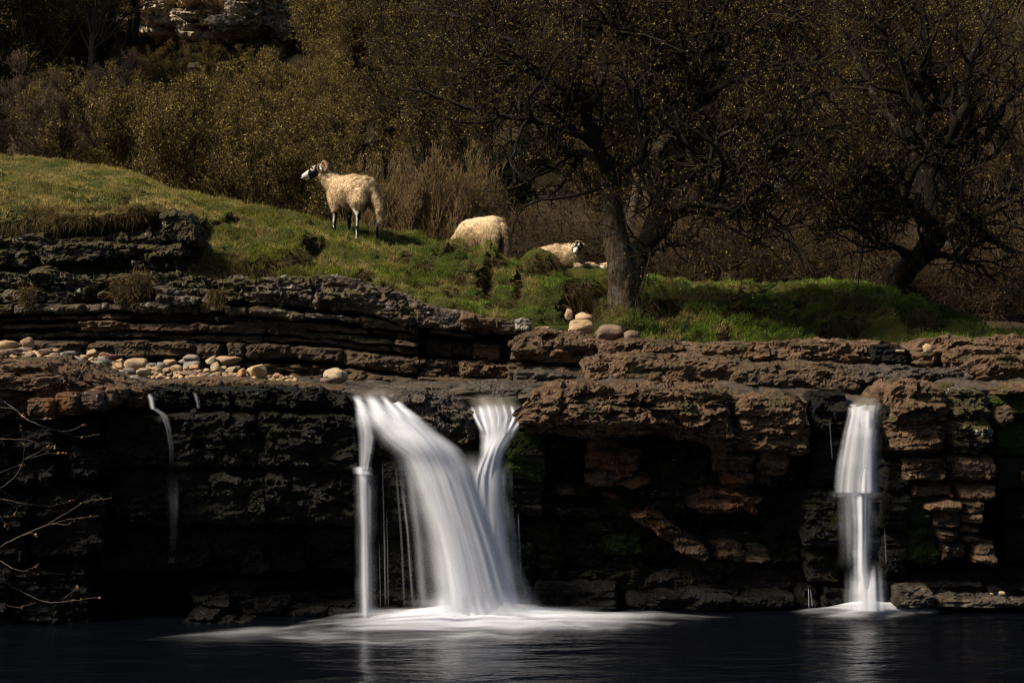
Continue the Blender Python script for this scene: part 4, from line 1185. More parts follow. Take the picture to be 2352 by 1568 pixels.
# separate tongues over the lip
for k_, (a_, b_) in enumerate([((802, 826), (815, 868)), ((828, 866), (850, 925)), ((866, 888), (905, 960)), ((884, 912), (935, 990))]):
    veil('upper_fan', [(a_[0], 904, 12.05), (a_[0] + 10, 925, 11.88), ((a_[0] + b_[0]) / 2 + 6, 952, 11.74), (b_[0], 995, 11.6)], [(a_[1], 902, 12.05), (a_[1] + 14, 922, 11.88), ((a_[1] + b_[1]) / 2 + 10, 950, 11.74), (b_[1] + 20, 992, 11.6)], M['veil'], mf, nu=20, nv=50, bulge=0.03, soft=0.42, heart=0.6, fade_bot=0.6, fade_top=0.25, seed=4 + k_ * 3, off=0.12)
veil('left_strand', [(810, 930, 11.75), (818, 985, 11.65), (822, 1040, 11.62), (822, 1080, 11.6)], [(858, 960, 11.7), (868, 1008, 11.6), (862, 1040, 11.58), (852, 1080, 11.58)], M['veilstreak'], mf, nu=20, nv=40, bulge=0.03, soft=0.4, heart=0.5, seed=6, fl=0.25)
veil('left_strand', [(812, 1078, 11.6), (816, 1088, 11.58), (819, 1110, 11.56), (822, 1250, 11.54), (824, 1420, 11.5)], [(850, 1074, 11.6), (852, 1084, 11.58), (852, 1110, 11.56), (853, 1250, 11.54), (858, 1420, 11.5)], M['veil'], mf, nu=20, nv=70, bulge=0.03, soft=0.42, heart=0.75, seed=7)
veil('left_strand', [(808, 1085, 11.62), (812, 1250, 11.6), (812, 1415, 11.58)], [(872, 1085, 11.62), (870, 1250, 11.6), (872, 1415, 11.58)], M['veilthin'], mf, nu=20, nv=60, bulge=0.02, soft=0.45, heart=0.1, seed=17)
veil('ledge_spill', [(804, 1070, 11.62), (808, 1090, 11.58)], [(860, 1068, 11.62), (860, 1094, 11.56)], M['veilstreak'], mf, nu=20, nv=10, bulge=0.03, soft=0.3, heart=0.7, fade_top=0.3, fade_bot=0.3, seed=8)
# right chute
veil('right_chute', [(1066, 936, 12.08), (1076, 946, 11.95), (1096, 985, 11.74), (1100, 1010, 11.68), (1096, 1050, 11.62)],
     [(1204, 936, 12.08), (1202, 948, 11.95), (1194, 985, 11.74), (1182, 1005, 11.68), (1160, 1050, 11.62)], M['veilstreak'], mf, nu=60, nv=60, bulge=0.05, soft=0.16, heart=0.3, fade_top=0.2, fade_bot=0.3, seed=10, arch=16)
for k_ in range(7):
    xa_ = 1082 + k_ * 18
    xb_ = 1112 + k_ * 10
    veil('right_chute', [(xa_ - 5, 932 - 6 * math.sin(k_ / 2), 12.0), (xa_ + 4, 958, 11.82), (xb_ - 6, 998, 11.64)], [(xa_ + 7, 930 - 6 * math.sin(k_ / 2), 12.0), (xa_ + 16, 956, 11.82), (xb_ + 8, 996, 11.64)], M['veil'], mf, nu=8, nv=30, bulge=0.01, soft=0.5, heart=0.5, fade_top=0.25, fade_bot=0.4, seed=80 + k_)
veil('right_chute', [(1112, 978, 11.7), (1108, 1010, 11.62), (1096, 1050, 11.56), (1070, 1100, 11.52), (1068, 1200, 11.5), (1090, 1300, 11.48), (1105, 1412, 11.46)],
     [(1196, 962, 11.7), (1188, 992, 11.62), (1167, 1022, 11.6), (1160, 1060, 11.6), (1164, 1160, 11.58), (1178, 1260, 11.54), (1210, 1412, 11.5)], M['body'], mf, nu=40, nv=100, bulge=0.06, soft=0.3, heart=0.8, fade_top=0.14, seed=11, fr=0.22)
veil('merging_veil', [(1000, 1040, 11.62), (1010, 1100, 11.56), (1020, 1250, 11.52), (1030, 1410, 11.48)], [(1180, 1020, 11.62), (1178, 1100, 11.56), (1185, 1250, 11.52), (1215, 1410, 11.48)], M['veil'], mf, nu=40, nv=80, bulge=0.07, soft=0.45, heart=0.4, fade_top=0.25, seed=71)
veil('lip_water', [(1050, 915, 12.3), (1060, 925, 12.1), (1080, 950, 11.93), (1098, 972, 11.82)], [(1190, 910, 12.3), (1204, 925, 12.1), (1206, 948, 11.93), (1200, 968, 11.82)], M['lip'], mf, nu=30, nv=30, bulge=0.02, soft=0.3, heart=0.3, fade_top=0.3, fade_bot=0.4, seed=72, arch=14)
veil('lip_water', [(790, 896, 12.3), (798, 905, 12.1), (812, 925, 11.92), (830, 950, 11.8)], [(925, 892, 12.3), (930, 902, 12.1), (945, 925, 11.92), (970, 950, 11.8)], M['lip'], mf, nu=30, nv=30, bulge=0.02, soft=0.3, heart=0.3, fade_top=0.3, fade_bot=0.4, seed=73, arch=8)
veil('side_mist', [(1140, 1090, 11.9), (1150, 1200, 11.85), (1160, 1300, 11.8), (1170, 1405, 11.75)], [(1185, 1150, 11.9), (1195, 1230, 11.85), (1205, 1310, 11.8), (1260, 1405, 11.75)], M['veilthin'], mf, soft=0.5, heart=0.05, seed=12, fade_top=0.3)
# thin threads over the pillar
for k, (xa, ya, xb, w_) in enumerate([(878, 1050, 886, 5), (888, 1160, 892, 4), (908, 1050, 930, 7), (916, 1040, 950, 14), (936, 1050, 975, 34), (1190, 1170, 1196, 5), (870, 1230, 874, 3)]):
    yb = 1405 if k != 5 else 1330
    ym = (ya + yb) / 2
    xm = xa + (xb - xa) * 0.62
    veil('water_thread', [(xa - w_ / 2, ya, 11.84), (xm - w_ / 2, ym, 11.8), (xb - w_ / 2, yb, 11.78)], [(xa + w_ / 2, ya, 11.84), (xm + w_ / 2, ym, 11.8), (xb + w_ / 2, yb, 11.78)], M['thread' if w_ < 20 else 'veilthin'], mf, nu=8, nv=60, bulge=0.005, soft=0.5, heart=0.25, fade_top=0.2, fade_bot=0.15, seed=20 + k)

veil('base_spray', [(940, 1352, 11.42), (925, 1385, 11.38), (905, 1418, 11.34)], [(1225, 1345, 11.42), (1250, 1385, 11.38), (1290, 1416, 11.34)], M['veil'], mf, nu=60, nv=30, bulge=0.06, soft=0.4, heart=0.5, fade_top=0.8, fade_bot=0.12, seed=61)
veil('base_spray', [(770, 1392, 11.3), (760, 1424, 11.24)], [(1420, 1388, 11.5), (1500, 1420, 11.4)], M['veil'], mf, nu=80, nv=20, bulge=0.05, soft=0.42, heart=0.5, fade_top=0.7, fade_bot=0.3, seed=62)

sf = empty('waterfall', (2.9, 11.7, 0))
tag(sf, 'narrow white waterfall with two steps at the right of the cliff', 'waterfall')
veil('upper_curtain', [(1938, 925, 12.15), (1945, 945, 11.95), (1930, 1000, 11.85), (1918, 1070, 11.8), (1911, 1134, 11.78)], [(2034, 920, 12.15), (2025, 942, 11.95), (2026, 1000, 11.85), (2027, 1070, 11.8), (2028, 1134, 11.78)], M['veilstreak'], sf, nu=44, nv=70, bulge=0.05, soft=0.16, heart=0.05, seed=31)
veil('upper_curtain', [(1958, 935, 12.0), (1953, 1000, 11.84), (1946, 1134, 11.77)], [(2024, 935, 12.0), (2022, 1000, 11.84), (2024, 1134, 11.77)], M['veilstreak'], sf, nu=30, nv=60, bulge=0.05, soft=0.35, heart=0.1, seed=32, off=0.02, fade_top=0.15)
veil('upper_curtain', [(1972, 940, 11.9), (1966, 1134, 11.75)], [(2016, 940, 11.9), (2014, 1134, 11.75)], M['veil'], sf, nu=20, nv=60, bulge=0.03, soft=0.5, heart=0.4, seed=33, off=0.03)
veil('shelf_foam', [(1898, 1126, 11.84), (1902, 1146, 11.79)], [(2040, 1124, 11.84), (2036, 1147, 11.79)], M['veilstreak'], sf, nu=40, nv=16, bulge=0.02, soft=0.5, heart=0.3, fade_top=0.5, fade_bot=0.5, seed=34, wob=0.02)
veil('lip_water', [(1958, 905, 12.4), (1948, 925, 12.1), (1942, 945, 11.95), (1936, 975, 11.88)], [(2050, 900, 12.4), (2034, 920, 12.1), (2026, 945, 11.95), (2026, 975, 11.88)], M['lip'], sf, nu=30, nv=30, bulge=0.02, soft=0.3, heart=0.3, fade_top=0.3, fade_bot=0.4, seed=74)
veil('lower_curtain', [(1914, 1134, 11.8), (1918, 1200, 11.76), (1922, 1320, 11.74)], [(2026, 1134, 11.8), (2028, 1200, 11.76), (2030, 1320, 11.74)], M['veilthin'], sf, nu=40, nv=60, bulge=0.03, soft=0.35, heart=0.15, seed=35, fade_bot=0.5)
veil('lower_curtain', [(1950, 1134, 11.78), (1957, 1200, 11.74), (1956, 1310, 11.7), (1956, 1402, 11.66)], [(2012, 1134, 11.78), (2006, 1200, 11.74), (2006, 1310, 11.7), (2036, 1402, 11.66)], M['veil'], sf, nu=26, nv=80, bulge=0.04, soft=0.42, heart=0.7, seed=36)
veil('step_splash', [(1952, 1290, 11.76), (1952, 1340, 11.7), (1948, 1404, 11.64)], [(2040, 1292, 11.76), (2042, 1340, 11.7), (2048, 1404, 11.64)], M['veil'], sf, nu=30, nv=40, bulge=0.06, soft=0.42, heart=0.5, fade_top=0.5, seed=37)
veil('step_splash', [(1936, 1300, 11.8), (1936, 1345, 11.76), (1932, 1402, 11.7)], [(1990, 1300, 11.78), (1990, 1345, 11.74), (1990, 1402, 11.68)], M['veilthin'], sf, nu=24, nv=40, bulge=0.03, soft=0.5, heart=0.1, fade_top=0.5, fade_bot=0.1, seed=38)
for k, (xa, ya, xb, yb) in enumerate([(1857, 1345, 1858, 1398), (1861, 1352, 1866, 1396), (1905, 960, 1912, 1060), (2032, 1210, 2036, 1300)]):
    veil('water_thread', [(xa - 2, ya, 11.82), (xb - 2, yb, 11.8)], [(xa + 2, ya, 11.82), (xb + 2, yb, 11.8)], M['veilthin'], sf, nu=6, nv=20, bulge=0.003, soft=0.5, heart=0.3, fade_top=0.2, fade_bot=0.2, seed=40 + k)

lf = empty('waterfall', (-2.9, 11.5, 0))
tag(lf, 'thin trickle of water running down the dark mossy wall at left', 'waterfall')
veil('trickle', [(326, 898, 11.7), (338, 915, 11.52), (343, 940, 11.44)], [(346, 898, 11.7), (356, 915, 11.52), (360, 940, 11.44)], M['veilthin'], lf, nu=14, nv=24, bulge=0.02, soft=0.4, heart=0.5, fade_top=0.25, seed=50)
veil('trickle', [(340, 936, 11.46), (366, 952, 11.4), (380, 985, 11.36), (388, 1040, 11.36), (384, 1085, 11.36)], [(356, 934, 11.46), (386, 950, 11.4), (396, 985, 11.36), (402, 1040, 11.36), (404, 1085, 11.36)], M['veilthin'], lf, nu=14, nv=50, bulge=0.01, soft=0.45, heart=0.2, fade_top=0.05, fade_bot=0.6, seed=51)
veil('trickle', [(378, 1080, 11.4), (386, 1180, 11.4), (388, 1290, 11.4)], [(420, 1080, 11.4), (414, 1180, 11.4), (410, 1290, 11.4)], M['mist'], lf, nu=14, nv=50, bulge=0.01, soft=0.5, heart=0.0, fade_bot=0.8, fade_top=0.4, seed=52)
l2 = empty('waterfall', (-2.5, 11.5, 1.5))
tag(l2, 'tiny dribble over the mossy lip just right of the thin trickle', 'waterfall')
veil('trickle', [(440, 898, 11.62), (447, 915, 11.56), (452, 938, 11.54)], [(452, 898, 11.62), (458, 915, 11.56), (462, 938, 11.54)], M['veilthin'], l2, nu=10, nv=20, bulge=0.01, soft=0.5, heart=0.2, fade_top=0.3, seed=53)


def film(name, L, R, off=0.0):
    L = np.array(L, float)
    R = np.array(R, float)
    nv, nu = 50, 40
    t = np.linspace(0, len(L) - 1, nv)
    A = np.stack([np.interp(t, np.arange(len(L)), L[:, k]) for k in range(3)], 1)
    B = np.stack([np.interp(t, np.arange(len(R)), R[:, k]) for k in range(3)], 1)
    u = np.linspace(0, 1, nu)
    P = A[None] * (1 - u[:, None, None]) + B[None] * u[:, None, None]
    V = W(P[..., 0].ravel(), P[..., 1].ravel(), P[..., 2].ravel())
    V[:, 2] += 0.012 * fbm(V, 3, 3, 0.5, 4) + off
    o = mk(name, V, grid_faces(nu, nv), M['film'])
    return tag(o, kind='structure')


film('stream_water', [(830, 884, 13.6), (815, 892, 13.0), (802, 900, 12.4), (818, 908, 12.0), (838, 922, 11.86)], [(1040, 882, 13.6), (1000, 890, 13.0), (925, 896, 12.4), (900, 903, 12.0), (915, 920, 11.86)])
film('stream_water', [(880, 880, 14.4), (880, 886, 13.4)], [(1260, 882, 14.4), (1260, 892, 13.2)])


def foam_patch(name, pts, label_kind, seed, mat, z=0.008, hump=0.03, dens=1.0, parent=None, nr=40, na=70, inner=(0, 0)):
    """foam afloat on the pool: soft edged, a few centimetres high; pts = outline in metres (x, y)."""
    pts = np.array(pts, float)
    c = pts.mean(0) + np.array(inner)
    a = np.linspace(0, 1, na + 1)
    s = np.linspace(0, 1, len(pts) + 1)
    q = np.vstack([pts, pts[:1]])
    O = np.stack([np.interp(a, s, q[:, k]) for k in range(2)], 1)
    for _ in range(3):
        O = (np.roll(O, 1, 0) + 2 * O + np.roll(O, -1, 0)) / 4
    O[-1] = O[0]
    r = np.linspace(0, 1, nr)
    P = c + (O[:, None] - c) * r[None, :, None]
    V = np.concatenate([P.reshape(-1, 2), np.zeros((P.shape[0] * nr, 1))], 1)
    R = np.tile(r, na + 1)
    V[:, 2] = z + hump * (1 - R ** 2) + 0.01 * vn(V * 5)
    ns = fbm(np.stack([V[:, 0] * 0.9, V[:, 1] * 5.5, 0 * R], 1), 4, 1.6, 0.55, seed)
    al = (1 - sstep(0.12, 1.0, R + 0.22 * ns * sstep(0.1, 0.5, R))) ** 1.15 * dens
    C = np.stack([al, np.maximum(0, 1 - R * 1.4) ** 1.0, 0 * al], 1)
    UV = V[:, :2] * np.array([0.35, 0.9])
    o = mk(name, V, grid_faces(na + 1, nr), mat, parent, uv=UV, colr=C)
    if parent is None: tag(o, kind='stuff')
    return o


def gp(px, py):
    d = CAMZ * F / (py - 784)
    return ((px - 1176) / F * d, d)


foam_patch('foam', [gp(*p) for p in [(560, 1470), (740, 1416), (900, 1392), (1080, 1388), (1280, 1390), (1440, 1396), (1600, 1420), (1480, 1456), (1300, 1476), (1080, 1484), (860, 1482)]], None, 1, M['foam'], dens=1.1, hump=0.05)
foam_patch('foam', [gp(*p) for p in [(810, 1425), (1000, 1396), (1200, 1396), (1440, 1422), (1220, 1452), (980, 1456), (800, 1446)]], None, 2, M['foam'], z=0.03, hump=0.07, dens=1.5)
foam_patch('foam', [gp(*p) for p in [(1160, 1402), (1500, 1404), (1700, 1418), (1500, 1436), (1160, 1440)]], None, 2, M['veilthin'], z=0.012, hump=0.02, dens=0.9)
foam_patch('foam', [gp(*p) for p in [(300, 1475), (430, 1452), (560, 1440), (800, 1430), (760, 1462), (560, 1476)]], None, 3, M['veilthin'], hump=0.02, dens=0.55)
foam_patch('foam', [gp(*p) for p in [(1800, 1408), (1910, 1390), (2060, 1388), (2220, 1402), (2080, 1420), (1910, 1422)]], None, 4, M['foam'], hump=0.05, dens=1.0)
foam_patch('foam', [gp(*p) for p in [(1880, 1406), (1950, 1388), (2040, 1388), (2110, 1402), (2040, 1416), (1950, 1418)]], None, 4, M['foam'], z=0.03, hump=0.06, dens=1.2)


# ------------------------------------------------------------------ tubes and branching
def tubes(P, R, sides=4):
    P = np.asarray(P, float)
    N, K, _ = P.shape
    T = np.gradient(P, axis=1)
    T /= np.linalg.norm(T, axis=2, keepdims=True) + 1e-9
    ref = np.where(np.abs(T[..., 2].mean(1))[:, None, None] > 0.6, np.array([0.97, 0.24, 0.0]), np.array([0.05, 0.1, 0.99])) + 0 * T
    A = np.cross(T, ref)
    A /= np.linalg.norm(A, axis=2, keepdims=True) + 1e-9
    B = np.cross(T, A)
    th = np.linspace(0, 2 * np.pi, sides, endpoint=False)
    V = P[:, :, None] + R[:, :, None, None] * (np.cos(th)[None, None, :, None] * A[:, :, None] + np.sin(th)[None, None, :, None] * B[:, :, None])
    f = grid_faces(K, sides, True)
    Fc = (f[None] + (np.arange(N) * K * sides)[:, None, None]).reshape(-1, 4)
    return V.reshape(-1, 3), Fc


def grow(P, R, m, length, K=5, spread=0.9, fwd=0.5, up=0.15, wig=0.25, rad=0.5, rmin=0.002, tmin=0.15, r=None, lentaper=0.5, flat=0.0):
    N, KP, _ = P.shape
    idx = np.repeat(np.arange(N), m)
    n = len(idx)
    t = tmin + (1 - tmin) * r.random(n)
    f = t * (KP - 1)
    i0 = np.clip(np.floor(f).astype(int), 0, KP - 2)
    w_ = (f - i0)[:, None]
    base = P[idx, i0] * (1 - w_) + P[idx, i0 + 1] * w_
    tan = P[idx, i0 + 1] - P[idx, i0]
    tan /= np.linalg.norm(tan, axis=1, keepdims=True) + 1e-9
    rb = R[idx, i0] * (1 - w_[:, 0]) + R[idx, i0 + 1] * w_[:, 0]
    q = r.normal(size=(n, 3))
    q -= (q * tan).sum(1, keepdims=True) * tan
    q /= np.linalg.norm(q, axis=1, keepdims=True) + 1e-9
    d = tan * fwd + q * spread + np.array([0, 0, up])
    d /= np.linalg.norm(d, axis=1, keepdims=True)
    L = length * (1 - lentaper * t) * r.uniform(0.55, 1.25, n)
    out = np.empty((n, K, 3))
    out[:, 0] = base
    cur = base.copy()
    for k in range(1, K):
        d = d + r.normal(0, wig, (n, 3)) + np.array([0, 0, up * 0.35])
        d /= np.linalg.norm(d, axis=1, keepdims=True)
        cur = cur + d * (L / (K - 1))[:, None]
        out[:, k] = cur
    r0 = np.maximum(rb * rad, rmin * 1.3)
    RR = r0[:, None] * (1 - 0.75 * np.linspace(0, 1, K))[None]
    return out, np.maximum(RR, rmin)


def leaves(P, m, size, r, colA, colB, tmin=0.2):
    N, K, _ = P.shape
    idx = np.repeat(np.arange(N), m)
    n = len(idx)
    t = (tmin + (1 - tmin) * r.random(n)) * (K - 1)
    i0 = np.clip(np.floor(t).astype(int), 0, K - 2)
    w_ = (t - i0)[:, None]
    c = P[idx, i0] * (1 - w_) + P[idx, i0 + 1] * w_ + r.normal(0, size * 0.4, (n, 3))
    a = r.normal(size=(n, 3))
    a /= np.linalg.norm(a, axis=1, keepdims=True)
    b = np.cross(a, r.normal(size=(n, 3)))
    b /= np.linalg.norm(b, axis=1, keepdims=True)
    s = size * r.uniform(0.5, 1.4, n)[:, None]
    V = np.stack([c - a * s, c + b * s * 0.45, c + a * s, c - b * s * 0.45], 1).reshape(-1, 3)
    Fc = np.arange(n * 4).reshape(-1, 4)
    k = r.random((n, 1)) ** 1.5
    C = np.array(colA) * (1 - k) + np.array(colB) * k
    C = C * r.uniform(0.6, 1.3, (n, 1))
    return V, Fc, np.repeat(C, 4, 0)


def catt(lst):
    V, Fc, off = [], [], 0
    for v, f in lst:
        V.append(v)
        Fc.append(f + off)
        off += len(v)
    return np.concatenate(V), np.concatenate(Fc)


def resample(pts, K):
    pts = np.asarray(pts, float)
    s = np.concatenate([[0], np.cumsum(np.linalg.norm(np.diff(pts[:, :3], axis=0), axis=1))])
    q = np.linspace(0, s[-1], K)
    return np.stack([np.interp(q, s, pts[:, k]) for k in range(pts.shape[1])], 1)


LG, LD = (0.15, 0.12, 0.024), (0.32, 0.235, 0.06)


def traced_tree(name, label, base, trunks, limbs, seed, mats, twigr=1.0, cat='tree', m1=15, m2=8, m3=5, lens=(1.55, 0.66, 0.28)):
    """a tree from its own traced trunk and limbs (picture x, y, distance, width), branching further by rule."""
    r = np.random.default_rng(seed)
    root = empty(name, base)
    tag(root, label, cat)

    def world(l, K):
        a = np.array(l, float)
        p = W(a[:, 0], a[:, 1], a[:, 2])
        rad = a[:, 3] / 2 / F * a[:, 2]
        return resample(np.concatenate([p, rad[:, None]], 1), K)
    for l in trunks:
        K = 110
        q = world(l, K)
        for _ in range(4): q[1:-1] = (q[:-2] + 2 * q[1:-1] + q[2:]) / 4
        V, Fc = tubes(q[None, :, :3], q[None, :, 3], 64)
        c = np.repeat(q[:, :3], 64, 0)
        n = V - c
        rr = np.linalg.norm(n, axis=1, keepdims=True)
        n = n / (rr + 1e-9)
        h = 0.12 * fbm(V * [1, 1, 0.5], 4, 6, 0.55, seed) + 0.07 * fbm(n * 1.2 + c * [0.3, 0.3, 0.3], 2, 1.3, 0.5, seed + 3)
        h = h - 0.10 * np.abs(fbm(V * [1, 1, 0.22], 3, 16, 0.6, seed + 8)) + 0.02
        V = V + n * rr * h[:, None]
        mk('trunk', V, Fc, mats[0], root)
    LP, LR = [], []
    for l in limbs:
        K = 22
        q = world(l, K)
        q[1:-1, :3] += r.normal(0, 0.02, (K - 2, 3))
        LP.append(q[:, :3])
        q[:, 3] *= 1.15
        LR.append(q[:, 3])
        V, Fc = tubes(q[None, :, :3], q[None, :, 3], 12)
        c = np.repeat(q[:, :3], 12, 0)
        V = c + (V - c) * (1 + 0.35 * fbm(V, 3, 7, 0.5, seed + 2))[:, None]
        mk('limb', V, Fc, mats[1], root)
    P0, R0 = np.stack(LP), np.stack(LR)
    P1, R1 = grow(P0, R0, m1, lens[0], K=9, spread=0.85, fwd=0.55, up=0.10, wig=0.30, rad=0.62, rmin=0.006, tmin=0.12, r=r, lentaper=0.35)
    P2, R2 = grow(P1, R1, m2, lens[1], K=6, spread=0.9, fwd=0.5, up=0.08, wig=0.32, rad=0.65, rmin=0.0042, tmin=0.1, r=r)
    P3, R3 = grow(P2, R2, m3, lens[2], K=4, spread=0.9, fwd=0.6, up=0.12, wig=0.22, rad=0.7, rmin=0.0026 * twigr, tmin=0.1, r=r)
    v, f = catt([tubes(P1, R1, 5), tubes(P2, R2, 3)])
    tag(mk('branches', v, f, mats[2], root), kind='stuff')
    v, f = tubes(P3, R3, 3)
    tag(mk('twigs', v, f, M['twig'], root), kind='stuff')
    V, Fc, C = leaves(P3, 3, 0.0125, r, LG, LD, tmin=0.7)
    tag(mk('leaves', V, Fc, M['leafm'], root, smooth=False, colr=C), kind='stuff')
    return root


D0 = 17.4
big_trunks = [
    [(1437, 810, D0 - .1, 150), (1437, 765, D0 - .05, 108), (1437, 730, D0, 88), (1435, 695, D0, 80), (1433, 650, D0, 74), (1430, 600, D0, 72), (1418, 560, D0, 58), (1408, 510, D0 + .05, 52), (1405, 460, D0 + .05, 46), (1402, 410, D0 + .05, 42), (1385, 370, D0, 34)],
    [(1448, 640, D0 + .05, 60), (1455, 600, D0 + .05, 58), (1470, 575, D0, 52), (1492, 545, D0 - .05, 48), (1508, 500, D0 - .1, 44), (1514, 450, D0 - .1, 40), (1508, 400, D0, 36), (1505, 360, D0, 34), (1541, 306, D0 + .1, 32), (1571, 258, D0 + .1, 30)],
]
big_limbs = [
    [(1400, 410, D0, 34), (1373, 336, D0 - .1, 28), (1355, 288, D0 - .2, 24), (1337, 240, D0 - .2, 20), (1301, 210, D0 - .3, 16), (1265, 186, D0 - .4, 14), (1211, 162, D0 - .5, 11), (1139, 126, D0 - .6, 7)],
    [(1375, 340, D0, 24), (1345, 314, D0 - .2, 20), (1313, 300, D0 - .4, 18), (1241, 282, D0 - .6, 15), (1181, 270, D0 - .7, 12), (1121, 258, D0 - .8, 10), (1061, 240, D0 - .9, 8), (1000, 222, D0 - 1, 6), (930, 200, D0 - 1, 4)],
    [(1345, 250, D0 - .2, 18), (1373, 220, D0 - .1, 18), (1385, 180, D0, 16), (1382, 90, D0, 14), (1361, 48, D0, 12), (1337, 12, D0, 11), (1300, -60, D0, 8)],
    [(1337, 240, D0 - .2, 16), (1320, 170, D0 + .2, 13), (1290, 100, D0 + .4, 11), (1295, 40, D0 + .5, 9), (1270, -40, D0 + .5, 7)],
    [(1541, 306, D0 + .1, 28), (1571, 258, D0, 26), (1577, 198, D0, 22), (1595, 120, D0, 18), (1613, 30, D0, 15), (1620, -60, D0, 12)],
    [(1571, 258, D0, 20), (1625, 216, D0 - .2, 16), (1700, 176, D0 - .4, 13), (1790, 150, D0 - .5, 10), (1880, 130, D0 - .6, 7)],
    [(1577, 150, D0, 16), (1631, 114, D0 + .2, 14), (1691, 78, D0 + .3, 12), (1781, 60, D0 + .4, 10), (1841, 24, D0 + .4, 8), (1900, -20, D0 + .4, 6)],
    [(1540, 300, D0 + .1, 20), (1526, 220, D0 + .2, 17), (1520, 150, D0 + .2, 15), (1499, 90, D0 + .3, 13), (1481, 24, D0 + .3, 11), (1460, -60, D0 + .3, 8)],
    [(1469, 580, D0 - .1, 40), (1517, 528, D0 - .3, 30), (1541, 492, D0 - .4, 26), (1577, 474, D0 - .5, 24), (1631, 450, D0 - .6, 22), (1691, 435, D0 - .7, 20), (1751, 429, D0 - .7, 17), (1805, 420, D0 - .7, 13), (1853, 390, D0 - .8, 9), (1900, 350, D0 - .8, 6)],
    [(1512, 430, D0 - .1, 24), (1571, 414, D0 - .3, 20), (1631, 390, D0 - .5, 17), (1691, 360, D0 - .6, 14), (1781, 324, D0 - .8, 11), (1871, 300, D0 - .9, 8), (1950, 285, D0 - .9, 5)],
    [(1508, 400, D0, 22), (1550, 370, D0 + .3, 18), (1620, 320, D0 + .6, 15), (1700, 290, D0 + .8, 12), (1800, 240, D0 + .9, 9), (1900, 210, D0 + 1, 6)],
    [(1405, 440, D0, 20), (1440, 390, D0 - .3, 16), (1480, 350, D0 - .4, 14), (1490, 280, D0 - .5, 11), (1440, 200, D0 - .6, 9), (1430, 120, D0 - .6, 7)],
    [(1385, 370, D0, 18), (1340, 350, D0 + .3, 14), (1280, 345, D0 + .5, 11), (1210, 330, D0 + .6, 8), (1130, 335, D0 + .6, 5)],
    [(1301, 210, D0 - .3, 14), (1230, 215, D0 + .1, 11), (1150, 205, D0 + .3, 9), (1070, 180, D0 + .4, 7), (980, 150, D0 + .4, 5), (880, 140, D0 + .4, 3)],
    [(1265, 186, D0 - .4, 12), (1200, 110, D0 - .3, 9), (1120, 60, D0 - .2, 7), (1040, 40, D0 - .2, 5), (960, 20, D0, 4)],
    [(1577, 474, D0 - .5, 16), (1640, 490, D0 - .6, 12), (1720, 500, D0 - .7, 9), (1790, 530, D0 - .8, 6), (1830, 580, D0 - .8, 4)],
    [(1473, 575, D0 - .15, 12), (1500, 580, D0 - .4, 8), (1530, 560, D0 - .5, 6), (1580, 565, D0 - .6, 4)],
    [(1382, 90, D0, 12), (1440, 40, D0 - .3, 9), (1500, -20, D0 - .4, 7)],
    [(1595, 120, D0, 13), (1660, 20, D0 - .4, 9), (1720, -50, D0 - .4, 7)],
    [(1691, 435, D0 - .7, 13), (1740, 380, D0 - .3, 10), (1800, 340, D0, 8), (1870, 350, D0 + .2, 6)],
]
bt = traced_tree('spreading_tree', 'big gnarled spreading tree with forked grey trunk on the turf bank', W([1437], [765], [D0])[0], big_trunks, big_limbs, 21, (M['bark'], M['barkdark'], M['barkdark']))
cutp = W([1778, 1792, 1808], [432, 428, 421], [16.62] * 3)
v, f = tubes(cutp[None], np.array([[0.045, 0.055, 0.01]]), 10)
mk('broken_wood', v, f, M['wood'], bt)
D1 = 19.6
t2_trunks = [[(2035, 715, D1 - .1, 66), (2030, 690, D1, 62), (2050, 655, D1, 60), (2085, 615, D1, 56), (2125, 580, D1, 52), (2148, 540, D1, 50), (2150, 500, D1, 46), (2135, 460, D1, 40)]]
